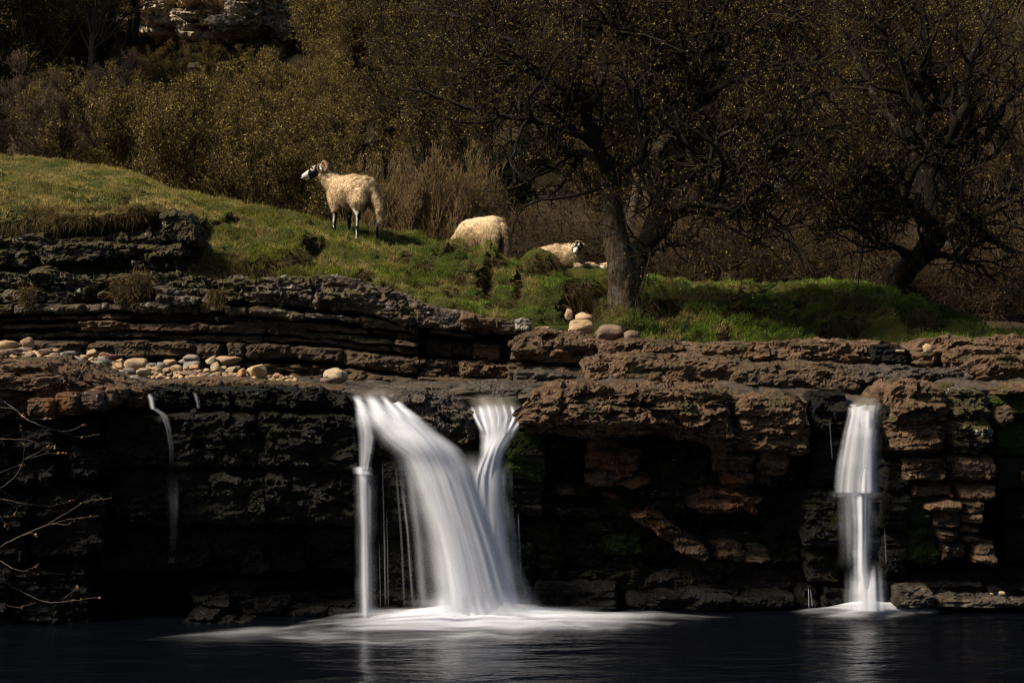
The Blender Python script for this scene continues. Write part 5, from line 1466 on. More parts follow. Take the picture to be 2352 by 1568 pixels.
t2_limbs = [
    [(2140, 480, D1, 38), (2130, 420, D1, 30), (2100, 360, D1, 26), (2120, 280, D1, 22), (2110, 200, D1, 18), (2130, 110, D1, 15), (2120, 0, D1, 12), (2110, -80, D1, 9)],
    [(2145, 520, D1, 34), (2100, 480, D1 - .3, 26), (2050, 440, D1 - .5, 20), (2010, 390, D1 - .6, 17), (1960, 350, D1 - .7, 13), (1900, 320, D1 - .8, 9), (1840, 300, D1 - .9, 6)],
    [(2148, 500, D1, 32), (2190, 430, D1 + .2, 24), (2240, 370, D1 + .3, 20), (2280, 290, D1 + .4, 16), (2330, 210, D1 + .4, 13), (2400, 140, D1 + .4, 9)],
    [(2130, 430, D1, 24), (2170, 340, D1 - .3, 20), (2210, 250, D1 - .5, 16), (2220, 150, D1 - .5, 13), (2260, 60, D1 - .5, 10), (2280, -40, D1 - .5, 8)],
    [(2115, 340, D1, 20), (2050, 280, D1 + .3, 16), (2000, 210, D1 + .5, 13), (1960, 130, D1 + .6, 10), (1930, 40, D1 + .6, 8), (1900, -40, D1 + .6, 6)],
    [(2150, 540, D1, 22), (2220, 500, D1 - .4, 16), (2290, 480, D1 - .6, 12), (2360, 450, D1 - .6, 8)],
    [(2100, 600, D1, 18), (2060, 570, D1 - .4, 12), (2020, 560, D1 - .6, 9), (1960, 520, D1 - .8, 6), (1900, 520, D1 - .9, 4)],
    [(2110, 200, D1, 16), (2050, 130, D1 - .4, 12), (2020, 50, D1 - .5, 9), (1990, -30, D1 - .5, 7)],
    [(2120, 280, D1, 15), (2190, 200, D1 + .5, 12), (2250, 170, D1 + .6, 9), (2330, 120, D1 + .7, 6)],
    [(2125, 580, D1, 18), (2190, 590, D1 - .5, 12), (2250, 610, D1 - .7, 8), (2300, 650, D1 - .8, 5)],
    [(2010, 390, D1 - .6, 13), (1970, 430, D1 - .8, 9), (1920, 470, D1 - .9, 6), (1880, 540, D1 - 1, 4)],
]
t2 = traced_tree('leaning_tree', 'dark leaning tree at the right end of the turf bank', W([2035], [712], [D1])[0], t2_trunks, t2_limbs, 33, (M['barkdark'], M['barkdark'], M['barkdark']), m1=14)
stump_c = W([1975], [668], [19.9])[0]
s_ = stone(1978, 668, 70, 44, M['litter'], 19.9, 'brown earthy root clump left of the leaning tree trunk', facet=0.2, name='root_clump', cat='root clump')


# ------------------------------------------------------------------ background woodland: kinds
def make_kind(name, seed, h, stems, m, lens, mats, leafm=2, leafs=0.02, colA=LG, colB=LD, spread_base=0.5, up=(0.5, 0.3, 0.2), rmin=0.005, trunk_r=0.06, dens_top=0.2, wig=0.16):
    r = np.random.default_rng(seed)
    K = 14
    P = np.empty((stems, K, 3))
    R = np.empty((stems, K))
    for i in range(stems):
        a = r.uniform(0, 2 * np.pi)
        sp = spread_base * (0.3 + r.random()) if stems > 1 else 0.05
        d = np.array([math.cos(a) * sp, math.sin(a) * sp, 1.0])
        d /= np.linalg.norm(d)
        cur = np.array([math.cos(a), math.sin(a), 0]) * 0.15 * r.random() * (stems > 1)
        cur[2] = -0.2
        hh = h * r.uniform(0.75, 1.0)
        for k in range(K):
            P[i, k] = cur
            d = d + r.normal(0, 0.09, 3) + np.array([0, 0, 0.04])
            d /= np.linalg.norm(d)
            cur = cur + d * hh / (K - 1)
        R[i] = trunk_r * r.uniform(0.6, 1.1) * (1 - 0.85 * np.linspace(0, 1, K))
    P1, R1 = grow(P, R, m[0], lens[0], K=7, spread=0.8, fwd=0.7, up=up[0], wig=wig, rad=0.5, rmin=rmin * 1.4, tmin=dens_top, r=r, lentaper=0.5)
    P2, R2 = grow(P1, R1, m[1], lens[1], K=5, spread=0.8, fwd=0.7, up=up[1], wig=wig * 1.1, rad=0.6, rmin=rmin, tmin=0.1, r=r)
    P3, R3 = grow(P2, R2, m[2], lens[2], K=3, spread=0.8, fwd=0.7, up=up[2], wig=wig, rad=0.7, rmin=rmin, tmin=0.1, r=r)
    tv, tf = tubes(P, R, 6)
    cv, cf = catt([tubes(P1, R1, 3), tubes(P2, R2, 3), tubes(P3, R3, 3)])
    out = {'trunk': mesh_data('trunk', tv, tf, mats[0]), 'crown': mesh_data('crown', cv, cf, mats[1])}
    if leafm:
        V, Fc, C = leaves(P3, leafm, leafs, r, colA, colB)
        out['leaves'] = mesh_data('leaves', V, Fc, M['leafm'], False, None, C)
    return out


OL1, OL2 = (0.19, 0.145, 0.030), (0.40, 0.29, 0.085)
KINDS = {
    'hazel': [make_kind('hazel', 100 + k, 4.3, 9, (13, 7, 5), (1.2, 0.6, 0.3), (M['twigolive'], M['twigolive']), 3, 0.026, OL1, OL2, rmin=0.0055, trunk_r=0.035, dens_top=0.12) for k in range(3)],
    'bare': [make_kind('bare', 120 + k, 8.5, 1, (52, 9, 6), (2.4, 1.0, 0.45), (M['bark'], M['twigplum']), 0, rmin=0.007, trunk_r=0.13, dens_top=0.2) for k in range(2)],
    'leafy': [make_kind('leafy', 130 + k, 8.5, 2, (34, 10, 6), (2.3, 1.0, 0.45), (M['barkdark'], M['twig']), 2, 0.030, OL1, OL2, rmin=0.007, trunk_r=0.13, dens_top=0.15) for k in range(3)],
    'straw': [make_kind('straw', 140 + k, 2.1, 26, (9, 5, 3), (0.7, 0.32, 0.16), (M['twigstraw'], M['twigstraw']), 1, 0.012, OL1, (0.25, 0.18, 0.08), spread_base=0.45, up=(0.9, 0.7, 0.5), rmin=0.0035, trunk_r=0.011, dens_top=0.15, wig=0.1) for k in range(2)],
    'tangle': [make_kind('tangle', 150 + k, 1.7, 12, (9, 6, 4), (1.0, 0.5, 0.25), (M['twigpale'], M['twigplum']), 0, spread_base=1.6, up=(0.0, 0.0, 0.0), rmin=0.004, trunk_r=0.02, dens_top=0.1, wig=0.35) for k in range(3)],
    'evergreen': [make_kind('evergreen', 160 + k, 5.0, 3, (30, 10, 6), (1.7, 0.7, 0.3), (M['barkdark'], M['twig']), 7, 0.05, (0.010, 0.022, 0.008), (0.03, 0.05, 0.014), spread_base=0.3, rmin=0.006, trunk_r=0.07, dens_top=0.05) for k in range(2)],
    'birch': [make_kind('birch', 170, 7.0, 2, (34, 9, 6), (1.6, 0.8, 0.4), (M['twigpale'], M['twigbirch']), 0, rmin=0.006, trunk_r=0.06, dens_top=0.2)],
}
NAMES = {'hazel': ('hazel_bush', 'bush', 'olive hazel bushes on the slope'), 'bare': ('bare_tree', 'tree', 'bare trees on the wooded slope'), 'leafy': ('budding_tree', 'tree', 'budding trees on the wooded slope'),
         'straw': ('straw_shrub', 'shrub', 'straw coloured shrubs behind the sheep'), 'tangle': ('bramble_thicket', 'thicket', 'bare thickets behind the turf bank'), 'evergreen': ('evergreen_tree', 'tree', 'dark evergreens on the slope'), 'birch': ('birch_tree', 'tree', 'slender birches at far left')}


def plant(kind, x, y, s, label, var=None, rz=None, sz=1.0):
    var = random.randrange(len(KINDS[kind])) if var is None else var
    nm, cat, grp = NAMES[kind]
    rt = empty(nm, (x, y, on_hill(x, y) - 0.05), random.uniform(0, 6.28) if rz is None else rz)
    rt.scale = (s, s, s * sz)
    tag(rt, label, cat, grp)
    for part, me in KINDS[kind][var].items():
        o = bpy.data.objects.new(part, me)
        col.objects.link(o)
        o.parent = rt
        if part != 'trunk': o['kind'] = 'stuff'
    return rt


def zone(px):
    for lim, w_ in ((230, 'above the left of the slope'), (480, 'above the middle of the slope'), (690, 'left of the ram'), (900, 'above the ram'), (1060, 'between the ram and the grazing sheep'), (1240, 'above the grazing sheep'), (1400, 'above the lying sheep'),
                    (1560, 'just right of the forked trunk'), (1720, 'under the long right limb'), (1880, 'midway between the two big trees'), (2040, 'just left of the leaning tree'), (2200, 'behind the leaning tree')):
        if px < lim: return w_
    return 'right of the leaning tree'


def pxat(px, d): return (px - 1176) / F * d


# traced places first (picture x, distance)
for i, (px, d, s) in enumerate([(170, 30, 0.8), (260, 29, 0.85), (350, 30, 0.9), (440, 28, 0.9), (520, 30, 0.88), (600, 28.5, 0.85), (670, 30, 0.85), (730, 27.5, .8), (400, 33, .8), (560, 34, .74), (240, 33.5, .8), (690, 34, .8), (790, 31, .85),
                                (310, 37, .62), (480, 38, .55), (620, 38, .55), (180, 38, .7), (760, 38, .8)]):
    plant('hazel', pxat(px, d), d, s, 'olive-brown hazel bush in the ' + ['front', 'second', 'rear'][0 if d < 31 else 1 if d < 35 else 2] + ' row, ' + zone(px))
for (px, d, s) in [(850, 24.5, 0.8), (900, 24.2, 1.05), (950, 24.4, 1.15), (1000, 24.3, 1.2), (1050, 24.4, 1.0), (890, 25.4, 1.1), (970, 25.6, 1.25), (1090, 24.6, .75), (1030, 25.4, 1.1)]:
    plant('straw', pxat(px, d), d, s, 'straw coloured shrub, ' + ('front row, ' if d < 25 else 'second row, ') + zone(px))
for (px, d, s) in [(1150, 28, .40), (1180, 29.5, .5)]:
    plant('evergreen', pxat(px, d), d, s, 'dark green evergreen bush behind the grazing sheep, ' + ('the lower one' if s < .45 else 'the taller one'))
for (px, d, s) in [(-20, 44, 1.1), (60, 46, 1.05), (130, 48, 1.0), (190, 50, .75), (-40, 30, .75)]:
    plant('evergreen', pxat(px, d), d, s, ('tall dark evergreen high at the far left, ' + {44: 'at the very edge', 46: 'second from the edge', 48: 'third from the edge', 50: 'nearest the limestone crag', 30: 'low down behind the slope'}[d]))
for (px, d) in [(30, 31), (90, 30), (60, 29.5), (120, 33), (10, 30), (-20, 34), (70, 36), (130, 36)]:
    plant('birch', pxat(px, d), d, 0.55 + 0.1 * random.random(), ('slender bare birch in the ' + ('front' if d < 31.5 else 'rear') + ' of the left end thicket, ' + ('by the edge' if px < 50 else 'further in')))
rr = np.random.default_rng(77)
for i in range(34):
    px = 1150 + i * 37 + rr.uniform(-15, 15)
    d = rr.uniform(23.2, 28)
    plant('tangle', pxat(px, d), d, rr.uniform(0.7, 1.25), 'bare thicket ' + ('close ' if d < 25.6 else 'further ') + 'behind the bank, ' + zone(px))
for i in range(62):
    d = rr.uniform(27.5, 44)
    px = 830 + (i % 31) * 54 + rr.uniform(-30, 30)
    kd = 'leafy' if rr.random() < 0.62 else 'bare'
    plant(kd, pxat(px, d), d, rr.uniform(0.55, 1.0), ('twiggy tree in olive bud, ' if kd == 'leafy' else 'leafless brown-twigged tree, ') + ('front' if d < 33 else 'middle' if d < 39 else 'rear') + ' rank, ' + zone(px))
for i in range(46):
    d = rr.uniform(44, 75)
    px = rr.uniform(760, 2600)
    kd = 'leafy' if rr.random() < 0.6 else 'bare'
    plant(kd, pxat(px, d), d, rr.uniform(0.8, 1.25), ('distant olive-budded tree ' if kd == 'leafy' else 'distant leafless tree ') + ('partway up' if d < 54 else 'high on') + ' the slope, ' + zone(px))
for i in range(46):
    d = rr.uniform(40, 57)
    px = -150 + i * 21.5 + rr.uniform(-15, 15)
    kd = 'hazel' if rr.random() < 0.7 or 230 < px < 720 else 'bare'
    plant(kd, pxat(px, d), d, 0.38 if px > 230 and px < 720 else rr.uniform(0.9, 1.4), ('small olive bush' if kd == 'hazel' else 'leafless tree') + ' below the crag, ' + zone(px))
for (px, d, s) in [(245, 57, 1.1), (265, 56, 1.3), (120, 55, 1.2), (20, 54, 1.3), (760, 56, 1.1)]:
    plant('leafy', pxat(px, d), d, s, 'dark tree at the crag foot, ' + ({245: 'left of the pair beside it', 265: 'right of the pair beside it'}.get(px) or zone(px)))

same = {}
for o in col.objects:
    if o.parent is None and o.get('group') and o.type == 'EMPTY': same.setdefault(o['label'], []).append(o)
for lab, os_ in same.items():
    if len(os_) > 1:
        os_.sort(key=lambda o: o.location.x / o.location.y)
        nn_ = 'second third fourth fifth sixth seventh eighth ninth tenth eleventh twelfth'.split()
        w_ = ['leftmost'] + nn_[:len(os_) - 2] + ['rightmost'] if len(os_) < 13 else None
        if w_:
            for o, t_ in zip(os_, w_): o['label'] = lab + ', ' + t_


# ------------------------------------------------------------------ grass
def blades(name, P, N, length, width, C, r, hang=0.0, upb=0.7, lean=0.35, out=None):
    n = len(P)
    d = N * 0.35 + np.array([0, 0, 1.0]) * upb + r.normal(0, lean, (n, 3))
    hg = (hang * r.uniform(0.4, 1, n))[:, None] if np.ndim(hang) == 0 else (hang * r.uniform(0.5, 1.0, n))[:, None]
    d = d * (1 - hg) + (N * 0.45 + np.array([0, 0, -1.0])) * hg * 1.2
    d /= np.linalg.norm(d, axis=1, keepdims=True)
    side = np.cross(d, r.normal(size=(n, 3)))
    side /= np.linalg.norm(side, axis=1, keepdims=True) + 1e-9
    L = (length * r.uniform(0.5, 1.3, n))[:, None]
    w_ = width * r.uniform(0.7, 1.3, n)[:, None]
    b = P - N * 0.01
    mid = b + d * L * 0.55
    d2 = d + np.array([0, 0, -0.45]) * r.uniform(0, 1, (n, 1)) + r.normal(0, 0.15, (n, 3))
    tip = mid + d2 * L * 0.5
    V = np.stack([b - side * w_, b + side * w_, mid + side * w_ * 0.7, tip, mid - side * w_ * 0.7], 1).reshape(-1, 3)
    k = np.arange(n)[:, None] * 5
    Fq = np.concatenate([k + np.array([0, 1, 2, 4])], 0)
    Ft = k + np.array([4, 2, 3, 3])
    Fc = np.concatenate([Fq, Ft])
    # last triangle written as a quad with a repeated corner would be invalid: split it as tris
    T = np.concatenate([k + np.array([0, 1, 2]), k + np.array([0, 2, 4]), k + np.array([4, 2, 3])])
    o = mk(name, V, T, M['blade'], smooth=False, colr=np.repeat(C, 5, 0))
    return tag(o, kind='stuff')


def scatter(V, Fc, n, weight, r):
    a, b, c, d = V[Fc[:, 0]], V[Fc[:, 1]], V[Fc[:, 2]], V[Fc[:, 3]]
    nrm = np.cross(c - a, d - b)
    ar = np.linalg.norm(nrm, axis=1)
    nn = nrm / (ar[:, None] + 1e-12)
    w_ = ar * weight
    f = r.choice(len(Fc), n, p=w_ / w_.sum())
    s, t = r.random(n)[:, None], r.random(n)[:, None]
    P = (a[f] * (1 - s) + b[f] * s) * (1 - t) + (d[f] * (1 - s) + c[f] * s) * t
    return P, nn[f], f


gr = np.random.default_rng(3)
fcn = hV[hF].mean(1)
fa = np.cross(hV[hF[:, 2]] - hV[hF[:, 0]], hV[hF[:, 3]] - hV[hF[:, 1]])
fa /= np.linalg.norm(fa, axis=1, keepdims=True) + 1e-12
if fa[:, 2].mean() < 0: fa = -fa
view = np.array([0, 0, CAMZ]) - fcn
dist = np.linalg.norm(view, axis=1)
facing = (fa * view / dist[:, None]).sum(1)
fu = hU[hF].mean(1)
fy = hY[hF].mean(1)
vis = (fu > -60) & (fu < 2420) & (facing > -0.25)
nz = fa[:, 2]
w_green = np.clip(sstep(0.10, 0.55, nz), 0.03, 1) * (np.maximum(facing, 0.10) + 0.05) * vis / dist ** 0.5
w_green *= 1 - 0.75 * ((fu < 440) & (fy > 500)) - 0.0
P, N, f = scatter(hV, hF, 330000, w_green, gr)
N = np.where((N[:, 2:3] < 0), -N, N)
n1 = fbm(P, 4, 0.8, 0.6, 3)[:, None] * 0.5 + 0.5
n2 = fbm(P, 4, 3.0, 0.6, 8)[:, None] * 0.5 + 0.5
# greener and darker to the right, paler straw on the upper left slope
straw = sstep(0.36, 0.85, n2 + 0.28 * sstep(700, 100, fu[f])[:, None] - 0.10 + 0.12 * (fy[f][:, None] > 440) * (fu[f][:, None] < 450))
gA = np.array([0.038, 0.050, 0.006]) * (1 - n1) + np.array([0.105, 0.102, 0.013]) * n1
gA = gA * (1 - 0.6 * sstep(500, 1300, fu[f])[:, None]) + np.array([0.045, 0.085, 0.007]) * (0.6 + 0.8 * n1) * 0.6 * sstep(500, 1300, fu[f])[:, None] / 0.6 * 1.0
gB = np.array([0.19, 0.145, 0.050])
C = gA * (1 - straw) + gB * straw
C = 1.5 * C * gr.uniform(0.6, 1.4, (len(P), 1)) * (1 + 0.25 * sstep(900, 100, fu[f])[:, None])
C = np.where(gr.random((len(P), 1)) < 0.06, np.array([0.30, 0.23, 0.11]) * gr.uniform(0.6, 1.2, (len(P), 1)), C)
short = 0.030 + 0.055 * sstep(0.3, 0.8, fbm(P, 3, 1.7, 0.5, 5) * 0.5 + 0.5) - 0.012 * (fu[f] > 1150)
blades('grass', P, N, short, 0.0030, C, gr, lean=0.40)
# long dead grass that hangs from steep turf edges
w_h = sstep(0.62, 0.3, nz) * vis * (np.maximum(facing, 0) + 0.02) * (fy < 760)
w_h *= 0.25 + 0.75 * (fbm(fcn, 3, 1.6, 0.5, 15) > 0.0)
w_h *= 1 - 0.9 * ((fu < 440) & (fy > 540))
P, N, f = scatter(hV, hF, 42000, w_h, gr)
N = np.where((N[:, 1:2] > 0), -N, N)
k = gr.random((len(P), 1))
C = (np.array([0.055, 0.052, 0.012]) * (1 - k) + np.array([0.17, 0.115, 0.055]) * k) * gr.uniform(0.45, 1.25, (len(P), 1))
blades('hanging_grass', P, N, 0.16 * np.ones(len(P)), 0.0028, C, gr, hang=0.75, upb=0.4, lean=0.3)
# tussock fringe right under the lip on the left, brown dry tufts
fringe_P, fringe_C = [], []
for (x0, x1, ya, yb, da, n_) in [(-20, 440, 478, 545, 16.35, 15000), (430, 690, 585, 632, 16.15, 9000), (300, 350, 630, 668, 15.0, 900), (46, 80, 660, 700, 14.95, 500), (255, 345, 640, 690, 14.95, 900), (480, 520, 668, 700, 14.9, 500), (300, 380, 690, 700, 14.9, 400)]:
    x = gr.uniform(x0, x1, n_)
    y = gr.uniform(0, 1, n_)
    yy = ya + (yb - ya) * y ** 1.5
    Q = W(x, yy, np.full(n_, da))
    ok = fbm(Q, 3, 1.9, 0.6, 20) > -0.12
    for q, xx in zip(Q[ok], x[ok]):
        pass
    h_ = []
    for q in Q[ok]:
        hit = bankBVH.ray_cast(Vector((0, 0, CAMZ)), (Vector(q) - Vector((0, 0, CAMZ))).normalized())
        if hit[0] is not None and hit[0].y < 17.6 and da > 15.5:
            h_.append(hit[0][:])
        elif da < 15.5:
            h_.append(tuple(q))
    fringe_P.append(np.array(h_))
P = np.concatenate(fringe_P)
N = np.tile(np.array([[0, -0.9, 0.25]]), (len(P), 1))
k = gr.random((len(P), 1))
C = (np.array([0.075, 0.055, 0.016]) * (1 - k) + np.array([0.21, 0.145, 0.065]) * k) * gr.uniform(0.4, 1.2, (len(P), 1))
blades('dry_tussocks', P, N, 0.11 * np.ones(len(P)), 0.0028, C, gr, hang=0.6, upb=0.5, lean=0.5)


# ------------------------------------------------------------------ sheep
def ell(bm, c, r, rot=None):
    m_ = Matrix.Translation(Vector(c)) @ ((rot or Matrix.Identity(4)) @ Matrix.Diagonal((r[0], r[1], r[2], 1)))
    bmesh.ops.create_icosphere(bm, subdivisions=3, radius=1, matrix=m_)


def limb(bm, pts):
    """chain of joints (x, y, z, radius): a rounded, tapering limb."""
    for (a, b) in zip(pts[:-1], pts[1:]):
        va, vb = Vector(a[:3]), Vector(b[:3])
        L = (vb - va).length
        n = max(2, int(L / (min(a[3], b[3]) * 0.45)))
        for i in range(n + 1):
            t = i / n
            rr_ = a[3] * (1 - t) + b[3] * t
            bmesh.ops.create_icosphere(bm, subdivisions=2, radius=rr_, matrix=Matrix.Translation(va.lerp(vb, t)))


def fuse(bm, voxel=0.011, smooth=6):
    me = bpy.data.meshes.new('tmp')
    bm.to_mesh(me)
    bm.free()
    o = bpy.data.objects.new('tmp', me)
    col.objects.link(o)
    rm = o.modifiers.new('r', 'REMESH')
    rm.mode = 'VOXEL'
    rm.voxel_size = voxel
    sm = o.modifiers.new('s', 'SMOOTH')
    sm.iterations = smooth
    sm.factor = 0.6
    dg = bpy.context.evaluated_depsgraph_get()
    ev = o.evaluated_get(dg)
    m2 = ev.to_mesh()
    V = np.empty(len(m2.vertices) * 3, np.float32)
    m2.vertices.foreach_get('co', V)
    m2.calc_loop_triangles()
    T = np.empty(len(m2.loop_triangles) * 3, np.int32)
    m2.loop_triangles.foreach_get('vertices', T)
    ev.to_mesh_clear()
    bpy.data.objects.remove(o)
    bpy.data.meshes.remove(me)
    return V.reshape(-1, 3).astype(float), T.reshape(-1, 3)


def vert_normals(V, T):
    fn = np.cross(V[T[:, 1]] - V[T[:, 0]], V[T[:, 2]] - V[T[:, 0]])
    n = np.zeros_like(V)
    for k in range(3): np.add.at(n, T[:, k], fn)
    return n / (np.linalg.norm(n, axis=1, keepdims=True) + 1e-12)


WOOL, WOOLD = np.array([0.60, 0.46, 0.29]), np.array([0.36, 0.26, 0.155])
BLK, WHT = np.array([0.010, 0.010, 0.011]), np.array([0.60, 0.56, 0.50])


def head_prims(bm, poll, fw, up, s=1.0):
    poll, fw, up = Vector(poll), Vector(fw).normalized(), Vector(up).normalized()
    sd = fw.cross(up).normalized()
    up = sd.cross(fw).normalized()

    def at(f, u, q=0): return poll + (fw * f + up * u + sd * q) * s
    limb(bm, [(*at(0.0, 0), 0.072 * s), (*at(0.07, -0.01), 0.066 * s), (*at(0.15, -0.035), 0.050 * s), (*at(0.215, -0.055), 0.040 * s), (*at(0.235, -0.062), 0.034 * s)])
    limb(bm, [(*at(0.02, -0.06), 0.045 * s), (*at(0.12, -0.075), 0.034 * s), (*at(0.20, -0.085), 0.026 * s)])
    for q in (-1, 1):
        limb(bm, [(*at(-0.01, 0.02, 0.055 * q), 0.02 * s), (*at(-0.03, -0.005, 0.10 * q), 0.02 * s), (*at(-0.045, -0.04, 0.14 * q), 0.010 * s)])
        ell(bm, at(0.085, 0.03, 0.045 * q), (0.02 * s,) * 3)
    return at, fw, up, sd


def head_colour(V, C, at, fw, up, sd, poll, s, wool_from):
    rel = (V - np.array(poll)) / s
    f = rel @ np.array(fw)
    u = rel @ np.array(up)
    q = rel @ np.array(sd)
    A, B = np.array([0.02, 0.0, 0.0]), np.array([0.235, -0.066, 0.0])
    w3 = np.stack([f, u, q], 1)
    tt = np.clip(((w3 - A) @ (B - A)) / ((B - A) @ (B - A)), 0, 1)
    dax = np.linalg.norm(w3 - (A + tt[:, None] * (B - A)), axis=1)
    inh = ((dax < 0.088 - 0.02 * tt) & (f > 0.0)) | ((np.abs(q) > 0.078) & (np.abs(q) < 0.17) & (f > -0.07) & (f < 0.03) & (u > -0.07) & (u < 0.05))
    face = np.tile(BLK, (len(V), 1))
    nz_ = fbm(V, 2, 22, 0.5, 5) * 0.012
    white = (f + nz_ > 0.155) | (((f - 0.085) ** 2 / 0.028 ** 2 + (u - 0.02) ** 2 / 0.03 ** 2 + nz_ * 8 < 1) & (np.abs(q) > 0.03)) | ((f > 0.05) & (f < 0.12) & (u > 0.035) & (np.abs(q) > 0.03) & (np.abs(q) < 0.05))
    nostril = ((f - 0.255) ** 2 + (u + 0.052) ** 2 < 0.016 ** 2) & (np.abs(q) > 0.008)
    mouth = (np.abs(u + 0.083) < 0.006) & (f > 0.17)
    ear = (np.abs(q) > 0.085) & (f < 0.03)
    white |= ear & (fbm(V, 2, 30, 0.5, 9) > 0.0)
    face[white] = WHT
    face[nostril | mouth] = BLK * 1.5
    C[inh] = face[inh]
    return inh


def sheep(name, label, loc, heading, body, legs, neck, poll, fwd, upv, tail=None, horns=True, scale=1.0, seed=1, feet=True, locks=14000, bare_z=0.36, grp=None, headscale=1.0, wool_l=0.03, droop=0.3):
    root = empty(name, loc, heading)
    root.scale = (scale,) * 3
    tag(root, label, 'sheep', grp)
    r = np.random.default_rng(seed)
    bm = bmesh.new()
    for (c, rd) in body: ell(bm, c, rd)
    for l in legs: limb(bm, l)
    if neck: limb(bm, neck)
    if tail: limb(bm, tail)
    hd = None
    if poll is not None: hd = head_prims(bm, poll, fwd, upv, headscale)
    V, T = fuse(bm)
    Nn = vert_normals(V, T)
    C = np.tile(WOOL, (len(V), 1))
    isleg = np.zeros(len(V), bool)
    for l in legs:
        L_ = np.array(l)[:, :3]
        for a, b in zip(L_[:-1], L_[1:]):
            ab = b - a
            t = np.clip(((V - a) @ ab) / (ab @ ab), 0, 1)
            dd = np.linalg.norm(V - (a + t[:, None] * ab), axis=1)
            isleg |= (dd < 0.062) & (V[:, 2] < bare_z)
    if tail is not None:
        tb = np.array(tail)[:, :3]
        for a, b in zip(tb[:-1], tb[1:]):
            ab = b - a
            t = np.clip(((V - a) @ ab) / (ab @ ab), 0, 1)
            isleg &= np.linalg.norm(V - (a + t[:, None] * ab), axis=1) > 0.065
    mott = fbm(V * [1, 1, 0.6], 3, 16, 0.6, seed)
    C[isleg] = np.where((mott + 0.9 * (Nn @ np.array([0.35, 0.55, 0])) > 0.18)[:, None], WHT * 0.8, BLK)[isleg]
    inh = np.zeros(len(V), bool)
    if hd: inh = head_colour(V, C, hd[0], hd[1], hd[2], hd[3], poll, headscale, 0.0)
    wool = ~(inh | isleg)
    wn_ = fbm(V, 4, 9, 0.6, seed + 2)
    crease = np.abs(fbm(V * [1, 1, 0.6], 3, 13, 0.55, seed + 7))
    V = V + Nn * (wool * (0.013 * wn_ + 0.008 * np.minimum(crease, 0.5)) + (~wool) * 0.0)[:, None]
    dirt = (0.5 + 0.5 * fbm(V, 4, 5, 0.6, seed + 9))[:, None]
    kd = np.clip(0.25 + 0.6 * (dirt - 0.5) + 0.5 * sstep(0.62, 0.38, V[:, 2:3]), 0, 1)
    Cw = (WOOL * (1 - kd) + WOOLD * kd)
    cleft_shade = sstep(-0.38, -0.47, V[:, 0]) * sstep(0.055, 0.02, np.abs(V[:, 1] - 0.045)) * sstep(0.50, 0.42, V[:, 2])  # shade of the rump cleft and hind-leg gap painted into the wool colour
    Cw = Cw * (1 - 0.75 * cleft_shade[:, None] * (poll is not None))
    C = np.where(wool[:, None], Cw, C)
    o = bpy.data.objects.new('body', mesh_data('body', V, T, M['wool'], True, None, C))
    col.objects.link(o)
    o.parent = root
    # short curled locks
    a, b, c = V[T[:, 0]], V[T[:, 1]], V[T[:, 2]]
    ar = np.linalg.norm(np.cross(b - a, c - a), axis=1) * wool[T].all(1)
    f_ = r.choice(len(T), locks, p=ar / ar.sum())
    s = np.sqrt(r.random(locks))[:, None]
    t = r.random(locks)[:, None]
    Q = a[f_] * (1 - s) + b[f_] * s * (1 - t) + c[f_] * s * t
    nn = Nn[T[f_, 0]]
    dl = nn * 0.7 + r.normal(0, 0.35, (locks, 3)) + np.array([-0.1, 0, -droop * 2])
    dl /= np.linalg.norm(dl, axis=1, keepdims=True)
    sd_ = np.cross(dl, nn + r.normal(0, 0.3, (locks, 3)))
    sd_ /= np.linalg.norm(sd_, axis=1, keepdims=True) + 1e-9
    L = wool_l * r.uniform(0.5, 1.2, (locks, 1))
    w_ = 0.0032
    Q = Q - nn * 0.004
    LV = np.stack([Q - sd_ * w_, Q + sd_ * w_, Q + dl * L], 1).reshape(-1, 3)
    LC = np.repeat(Cw[T[f_, 0]] * r.uniform(0.88, 1.14, (locks, 1)), 3, 0)
    lo = bpy.data.objects.new('fleece', mesh_data('fleece', LV, np.arange(locks * 3).reshape(-1, 3), M['fleece'], False, None, LC))
    col.objects.link(lo)
    lo.parent = root
    lo['kind'] = 'stuff'
    if hd:
        at, fw, up, sd = hd
        for q in (-1, 1):
            bm = bmesh.new()
            bmesh.ops.create_icosphere(bm, subdivisions=2, radius=0.014 * headscale, matrix=Matrix.Translation(at(0.092, 0.028, 0.058 * q)))
            me = bpy.data.meshes.new('eye')
            bm.to_mesh(me)
            bm.free()
            me.materials.append(M['eye'])
            e = bpy.data.objects.new('eye', me)
            col.objects.link(e)
            e.parent = root
            if horns:
                th = np.linspace(0.2, 0.2 + horns * 2 * np.pi, 34)
                rad = np.linspace(0.075, 0.045, 34)
                Ph = np.array([at(-0.045 - rad_ * math.sin(t_) * 1.0, 0.0 + rad_ * math.cos(t_), (0.04 + 0.035 * k_ / 10) * q if k_ < 10 else (0.075 + 0.0018 * (k_ - 10)) * q)[:] for k_, (t_, rad_) in enumerate(zip(th, rad))])
                rh = np.linspace(0.029, 0.008, 34) * (1 + 0.10 * np.sin(np.arange(34) * 2.2))
                v, f2 = tubes(Ph[None], rh[None] * headscale, 10)
                ho = bpy.data.objects.new('horn', mesh_data('horn', v, f2, M['horn']))
                col.objects.link(ho)
                ho.parent = root
    return root


t = NT('eye_dark')
t.bsdf((0.008, 0.006, 0.004), 0.15, None, 0.5)
M['eye'] = t.m
t = NT('curled_horn')
hc_ = t.mix(t.noise(t.pos((1, 1, 1), False), 30, 4), (0.10, 0.055, 0.03), (0.26, 0.16, 0.09))
t.bsdf(hc_, 0.6, t.bump(t.noise(t.pos((1, 1, 1), False), 60, 3), 0.8, 0.01), 0.3)
M['horn'] = t.m

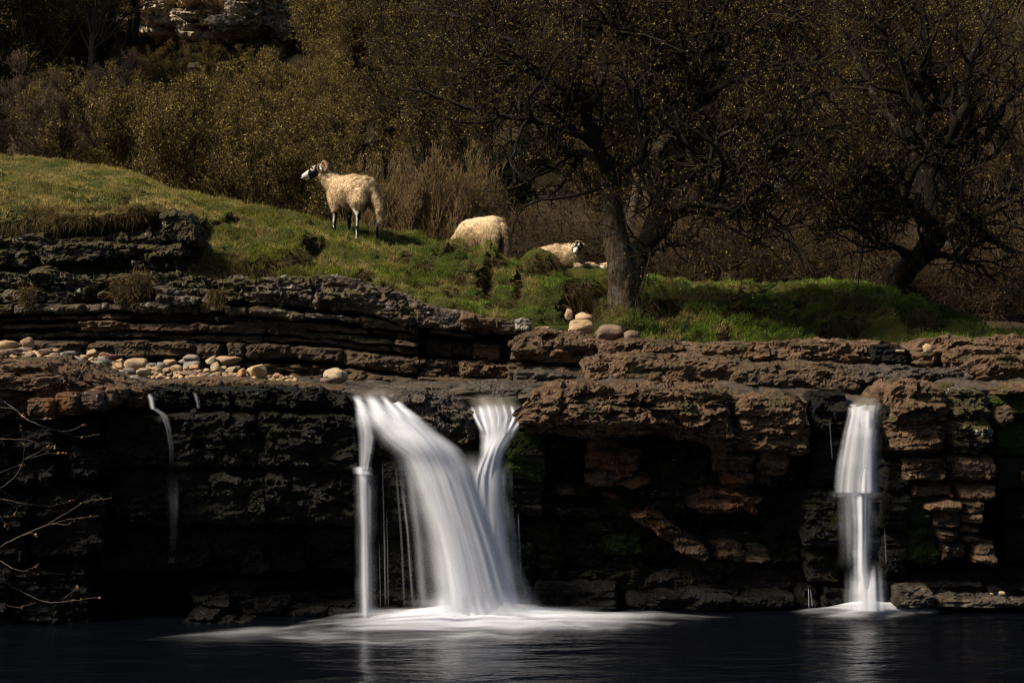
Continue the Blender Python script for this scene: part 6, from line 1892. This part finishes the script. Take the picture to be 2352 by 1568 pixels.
HEAD = math.radians(180 - 53)
ch, sh = math.cos(HEAD), math.sin(HEAD)


def foot_z(root_xy, root_z, x, y, h=HEAD):
    wx = root_xy[0] + math.cos(h) * x - math.sin(h) * y
    wy = root_xy[1] + math.sin(h) * x + math.cos(h) * y
    return on_bank(wx, wy) - root_z


rx, ry = (808 - 1176) / F * 20.0, 20.0
rz_ = on_bank(rx, ry)

fp = {}
for nm, (x, y) in {'fl': (0.27, 0.12), 'fr': (0.27, -0.12), 'hl': (-0.36, 0.13), 'hr': (-0.42, -0.15)}.items():
    fp[nm] = (x, y, foot_z((rx, ry), rz_, x, y) + 0.012)
legs = []
for nm in ('fl', 'fr'):
    x, y, z = fp[nm]
    legs.append([(x - 0.01, y, 0.50, 0.06), (x, y, 0.36, 0.040), (x + 0.005, y, 0.24, 0.030), (x, y, 0.12, 0.022), (x, y, z + 0.06, 0.022), (x + 0.015, y, z + 0.02, 0.030)])
for nm in ('hl', 'hr'):
    x, y, z = fp[nm]
    legs.append([(x + 0.06, y, 0.52, 0.10), (x + 0.02, y, 0.38, 0.062), (x - 0.035, y, 0.28, 0.034), (x - 0.01, y, 0.15, 0.023), (x, y, z + 0.06, 0.023), (x + 0.018, y, z + 0.02, 0.030)])
ram = sheep('ram', 'horned ram with black and white face standing on the green slope', (rx, ry, rz_), HEAD,
            [((0.22, 0, 0.67), (0.235, 0.20, 0.215)), ((0.0, 0, 0.645), (0.32, 0.25, 0.235)), ((-0.27, 0, 0.625), (0.25, 0.23, 0.215)), ((-0.38, 0.11, 0.50), (0.15, 0.105, 0.19)), ((-0.40, -0.12, 0.52), (0.13, 0.095, 0.16)), ((0.27, 0.10, 0.53), (0.13, 0.09, 0.15)), ((0.27, -0.10, 0.53), (0.12, 0.08, 0.14)), ((0.36, 0.03, 0.66), (0.13, 0.14, 0.17))],
            legs, [(0.30, 0.0, 0.70, 0.17), (0.42, 0.06, 0.80, 0.135), (0.50, 0.13, 0.90, 0.10), (0.545, 0.18, 0.975, 0.085)],
            (0.55, 0.20, 1.00), (0.66, 0.75, -0.18), (0.1, 0.1, 1.0),
            tail=[(-0.48, -0.03, 0.62, 0.06), (-0.55, -0.06, 0.48, 0.055), (-0.59, -0.09, 0.34, 0.062), (-0.60, -0.10, 0.20, 0.045)], horns=0.92, headscale=1.1, seed=4, locks=34000, bare_z=0.37)
# grazing sheep, seen from behind
gx_, gy_ = (1104 - 1176) / F * 21.0, 21.0
gz_ = CAMZ - (612 - 784) / F * 21.0
legs = [[(x, y, 0.45, 0.07), (x, y, 0.2, 0.032), (x, y, 0.03, 0.03)] for x, y in ((0.3, 0.12), (0.3, -0.12), (-0.36, 0.13), (-0.38, -0.13))]
sheep('ewe', 'woolly sheep grazing with its back to us on the crest of the bank', (gx_, gy_, gz_), math.radians(180 - 50),
      [((0.22, 0, 0.50), (0.26, 0.20, 0.21)), ((0.0, 0, 0.49), (0.32, 0.235, 0.235)), ((-0.26, 0, 0.50), (0.25, 0.225, 0.23)), ((-0.36, 0.10, 0.38), (0.16, 0.12, 0.22)), ((-0.36, -0.12, 0.36), (0.15, 0.11, 0.24)), ((0.3, 0.08, 0.36), (0.14, 0.12, 0.16))],
      legs, [(0.36, 0.02, 0.48, 0.15), (0.52, 0.06, 0.32, 0.11), (0.60, 0.08, 0.20, 0.08)], (0.62, 0.08, 0.17), (0.6, 0.1, -0.7), (0.7, 0, 0.6),
      tail=[(-0.47, -0.02, 0.58, 0.045), (-0.52, -0.03, 0.42, 0.05), (-0.53, -0.03, 0.26, 0.055), (-0.53, -0.03, 0.14, 0.04)], horns=0.0, seed=8, locks=30000, bare_z=0.16, wool_l=0.05, droop=0.6)
# lying sheep that looks at the camera
lx, ly = (1288 - 1176) / F * 21.4, 21.4
lz = CAMZ - (622 - 784) / F * 21.4
sheep('ewe', 'horned black-faced sheep lying on the bank and looking at the camera', (lx, ly, lz), math.radians(-14),
      [((0.13, 0, 0.21), (0.22, 0.19, 0.20)), ((-0.08, 0, 0.20), (0.24, 0.21, 0.20)), ((-0.24, 0, 0.18), (0.16, 0.18, 0.18)), ((-0.14, -0.15, 0.11), (0.17, 0.08, 0.11))],
      [[(0.22, -0.10, 0.10, 0.05), (0.33, -0.14, 0.05, 0.03), (0.26, -0.2, 0.03, 0.025)]], [(0.2, -0.01, 0.26, 0.13), (0.27, -0.06, 0.33, 0.095)],
      (0.285, -0.08, 0.385), (-0.12, -0.93, -0.42), (0.0, -0.25, 1.0), horns=0.8, seed=12, locks=20000, bare_z=0.05, wool_l=0.045, droop=0.5, headscale=0.86)
# lambs curled up beside the trunk
l2x, l2y = (1352 - 1176) / F * 21.6, 21.6
sheep('lamb', 'white lamb curled up on the grass, only its back showing', (l2x, l2y, CAMZ - (628 - 784) / F * 21.6), math.radians(5),
      [((0.0, 0, 0.10), (0.17, 0.11, 0.075)), ((-0.10, 0, 0.09), (0.10, 0.10, 0.07))], [], None, None, None, None, horns=0, seed=14, locks=3000, wool_l=0.02, bare_z=0)
l3x = (1402 - 1176) / F * 21.7
sheep('lamb', 'white lamb lying with raised ears, half hidden by the big tree trunk', (l3x, 21.7, CAMZ - (628 - 784) / F * 21.7), math.radians(182),
      [((0.0, 0, 0.09), (0.20, 0.10, 0.075)), ((-0.10, 0, 0.09), (0.10, 0.10, 0.07))], [], [(0.1, 0, 0.09, 0.05), (0.15, -0.0, 0.10, 0.04)], (0.16, 0.0, 0.105), (0.9, 0.25, -0.2), (0, 0, 1), horns=0, seed=15, locks=3000, wool_l=0.02, bare_z=0, headscale=0.5)

# ------------------------------------------------------------------ bare twigs reaching in from the left, close to the camera
DT = 6.4
tw = empty('overhanging_branch', W([-60], [1200], [DT])[0])
tag(tw, 'thin bare overhanging branch reaching in from the left edge over the dark water', 'branch')


def az(x, y): return (x / 1.8089 / 1.063, 752.6 + y / 1.8089 / 1.063)


lines = [
    ([(-60, 1010), (0, 965), (100, 915), (210, 868), (300, 815), (370, 765), (430, 762), (495, 750)], 6.5),
    ([(210, 872), (300, 845), (360, 838), (430, 830)], 3), ([(90, 918), (150, 905), (165, 925)], 2.5), ([(230, 862), (290, 870), (330, 850)], 2.5),
    ([(-60, 730), (0, 712), (70, 660), (105, 590), (108, 525), (90, 420)], 5), ([(0, 712), (60, 750), (80, 800), (60, 830), (0, 838)], 4),
    ([(-60, 285), (0, 315), (70, 360), (110, 400), (180, 435), (270, 460), (360, 488), (440, 470)], 5), ([(270, 460), (320, 450), (380, 425)], 3),
    ([(-60, 480), (0, 490), (110, 492), (190, 510), (260, 535)], 4), ([(110, 578), (170, 550), (210, 525), (265, 532)], 3), ([(0, 350), (60, 358), (110, 388)], 3),
    ([(-60, 1080), (0, 1110), (100, 1170), (210, 1215), (310, 1205), (450, 1188)], 5), ([(-60, 1190), (0, 1215), (80, 1238), (160, 1212)], 3.5), ([(280, 1195), (320, 1165), (345, 1142)], 2.5),
    ([(-60, 1000), (0, 1028), (60, 1065), (130, 1080), (180, 1088)], 4), ([(100, 1078), (140, 1060), (175, 1042)], 2.5),
    ([(0, 755), (100, 775), (220, 790), (330, 758)], 3), ([(0, 640), (60, 615), (110, 600)], 2.5), ([(0, 835), (20, 860), (25, 875)], 2.5),
    ([(70, 400), (180, 405), (240, 400)], 2.5), ([(110, 580), (200, 555), (300, 552)], 2.2)]
tips = []
for i, (l, w_) in enumerate(lines):
    q = [az(*p) for p in l]
    dj = DT + 0.25 * math.sin(i * 1.7)
    a = W([p[0] for p in q], [p[1] for p in q], dj + 0.1 * np.sin(np.arange(len(q)) * 1.3 + i))
    q = resample(a, 26)
    for _ in range(3): q[1:-1] = (q[:-2] + 2 * q[1:-1] + q[2:]) / 4
    q[1:-1] += rng.normal(0, 0.0012, (24, 3))
    rad = np.linspace(1, 0.35, 26) * w_ * 0.30 / F * DT
    v, f = tubes(q[None], rad[None], 6)
    mk('twig', v, f, M['twigpale'], tw)
    tips.append(q)
TP = np.stack([q[-14:] for q in tips])
V, Fc, C = leaves(TP, 5, 0.007, np.random.default_rng(2), (0.30, 0.12, 0.06), (0.22, 0.20, 0.06), tmin=0.3)
tag(mk('buds', V, Fc, M['leafm'], tw, smooth=False, colr=C), kind='stuff')
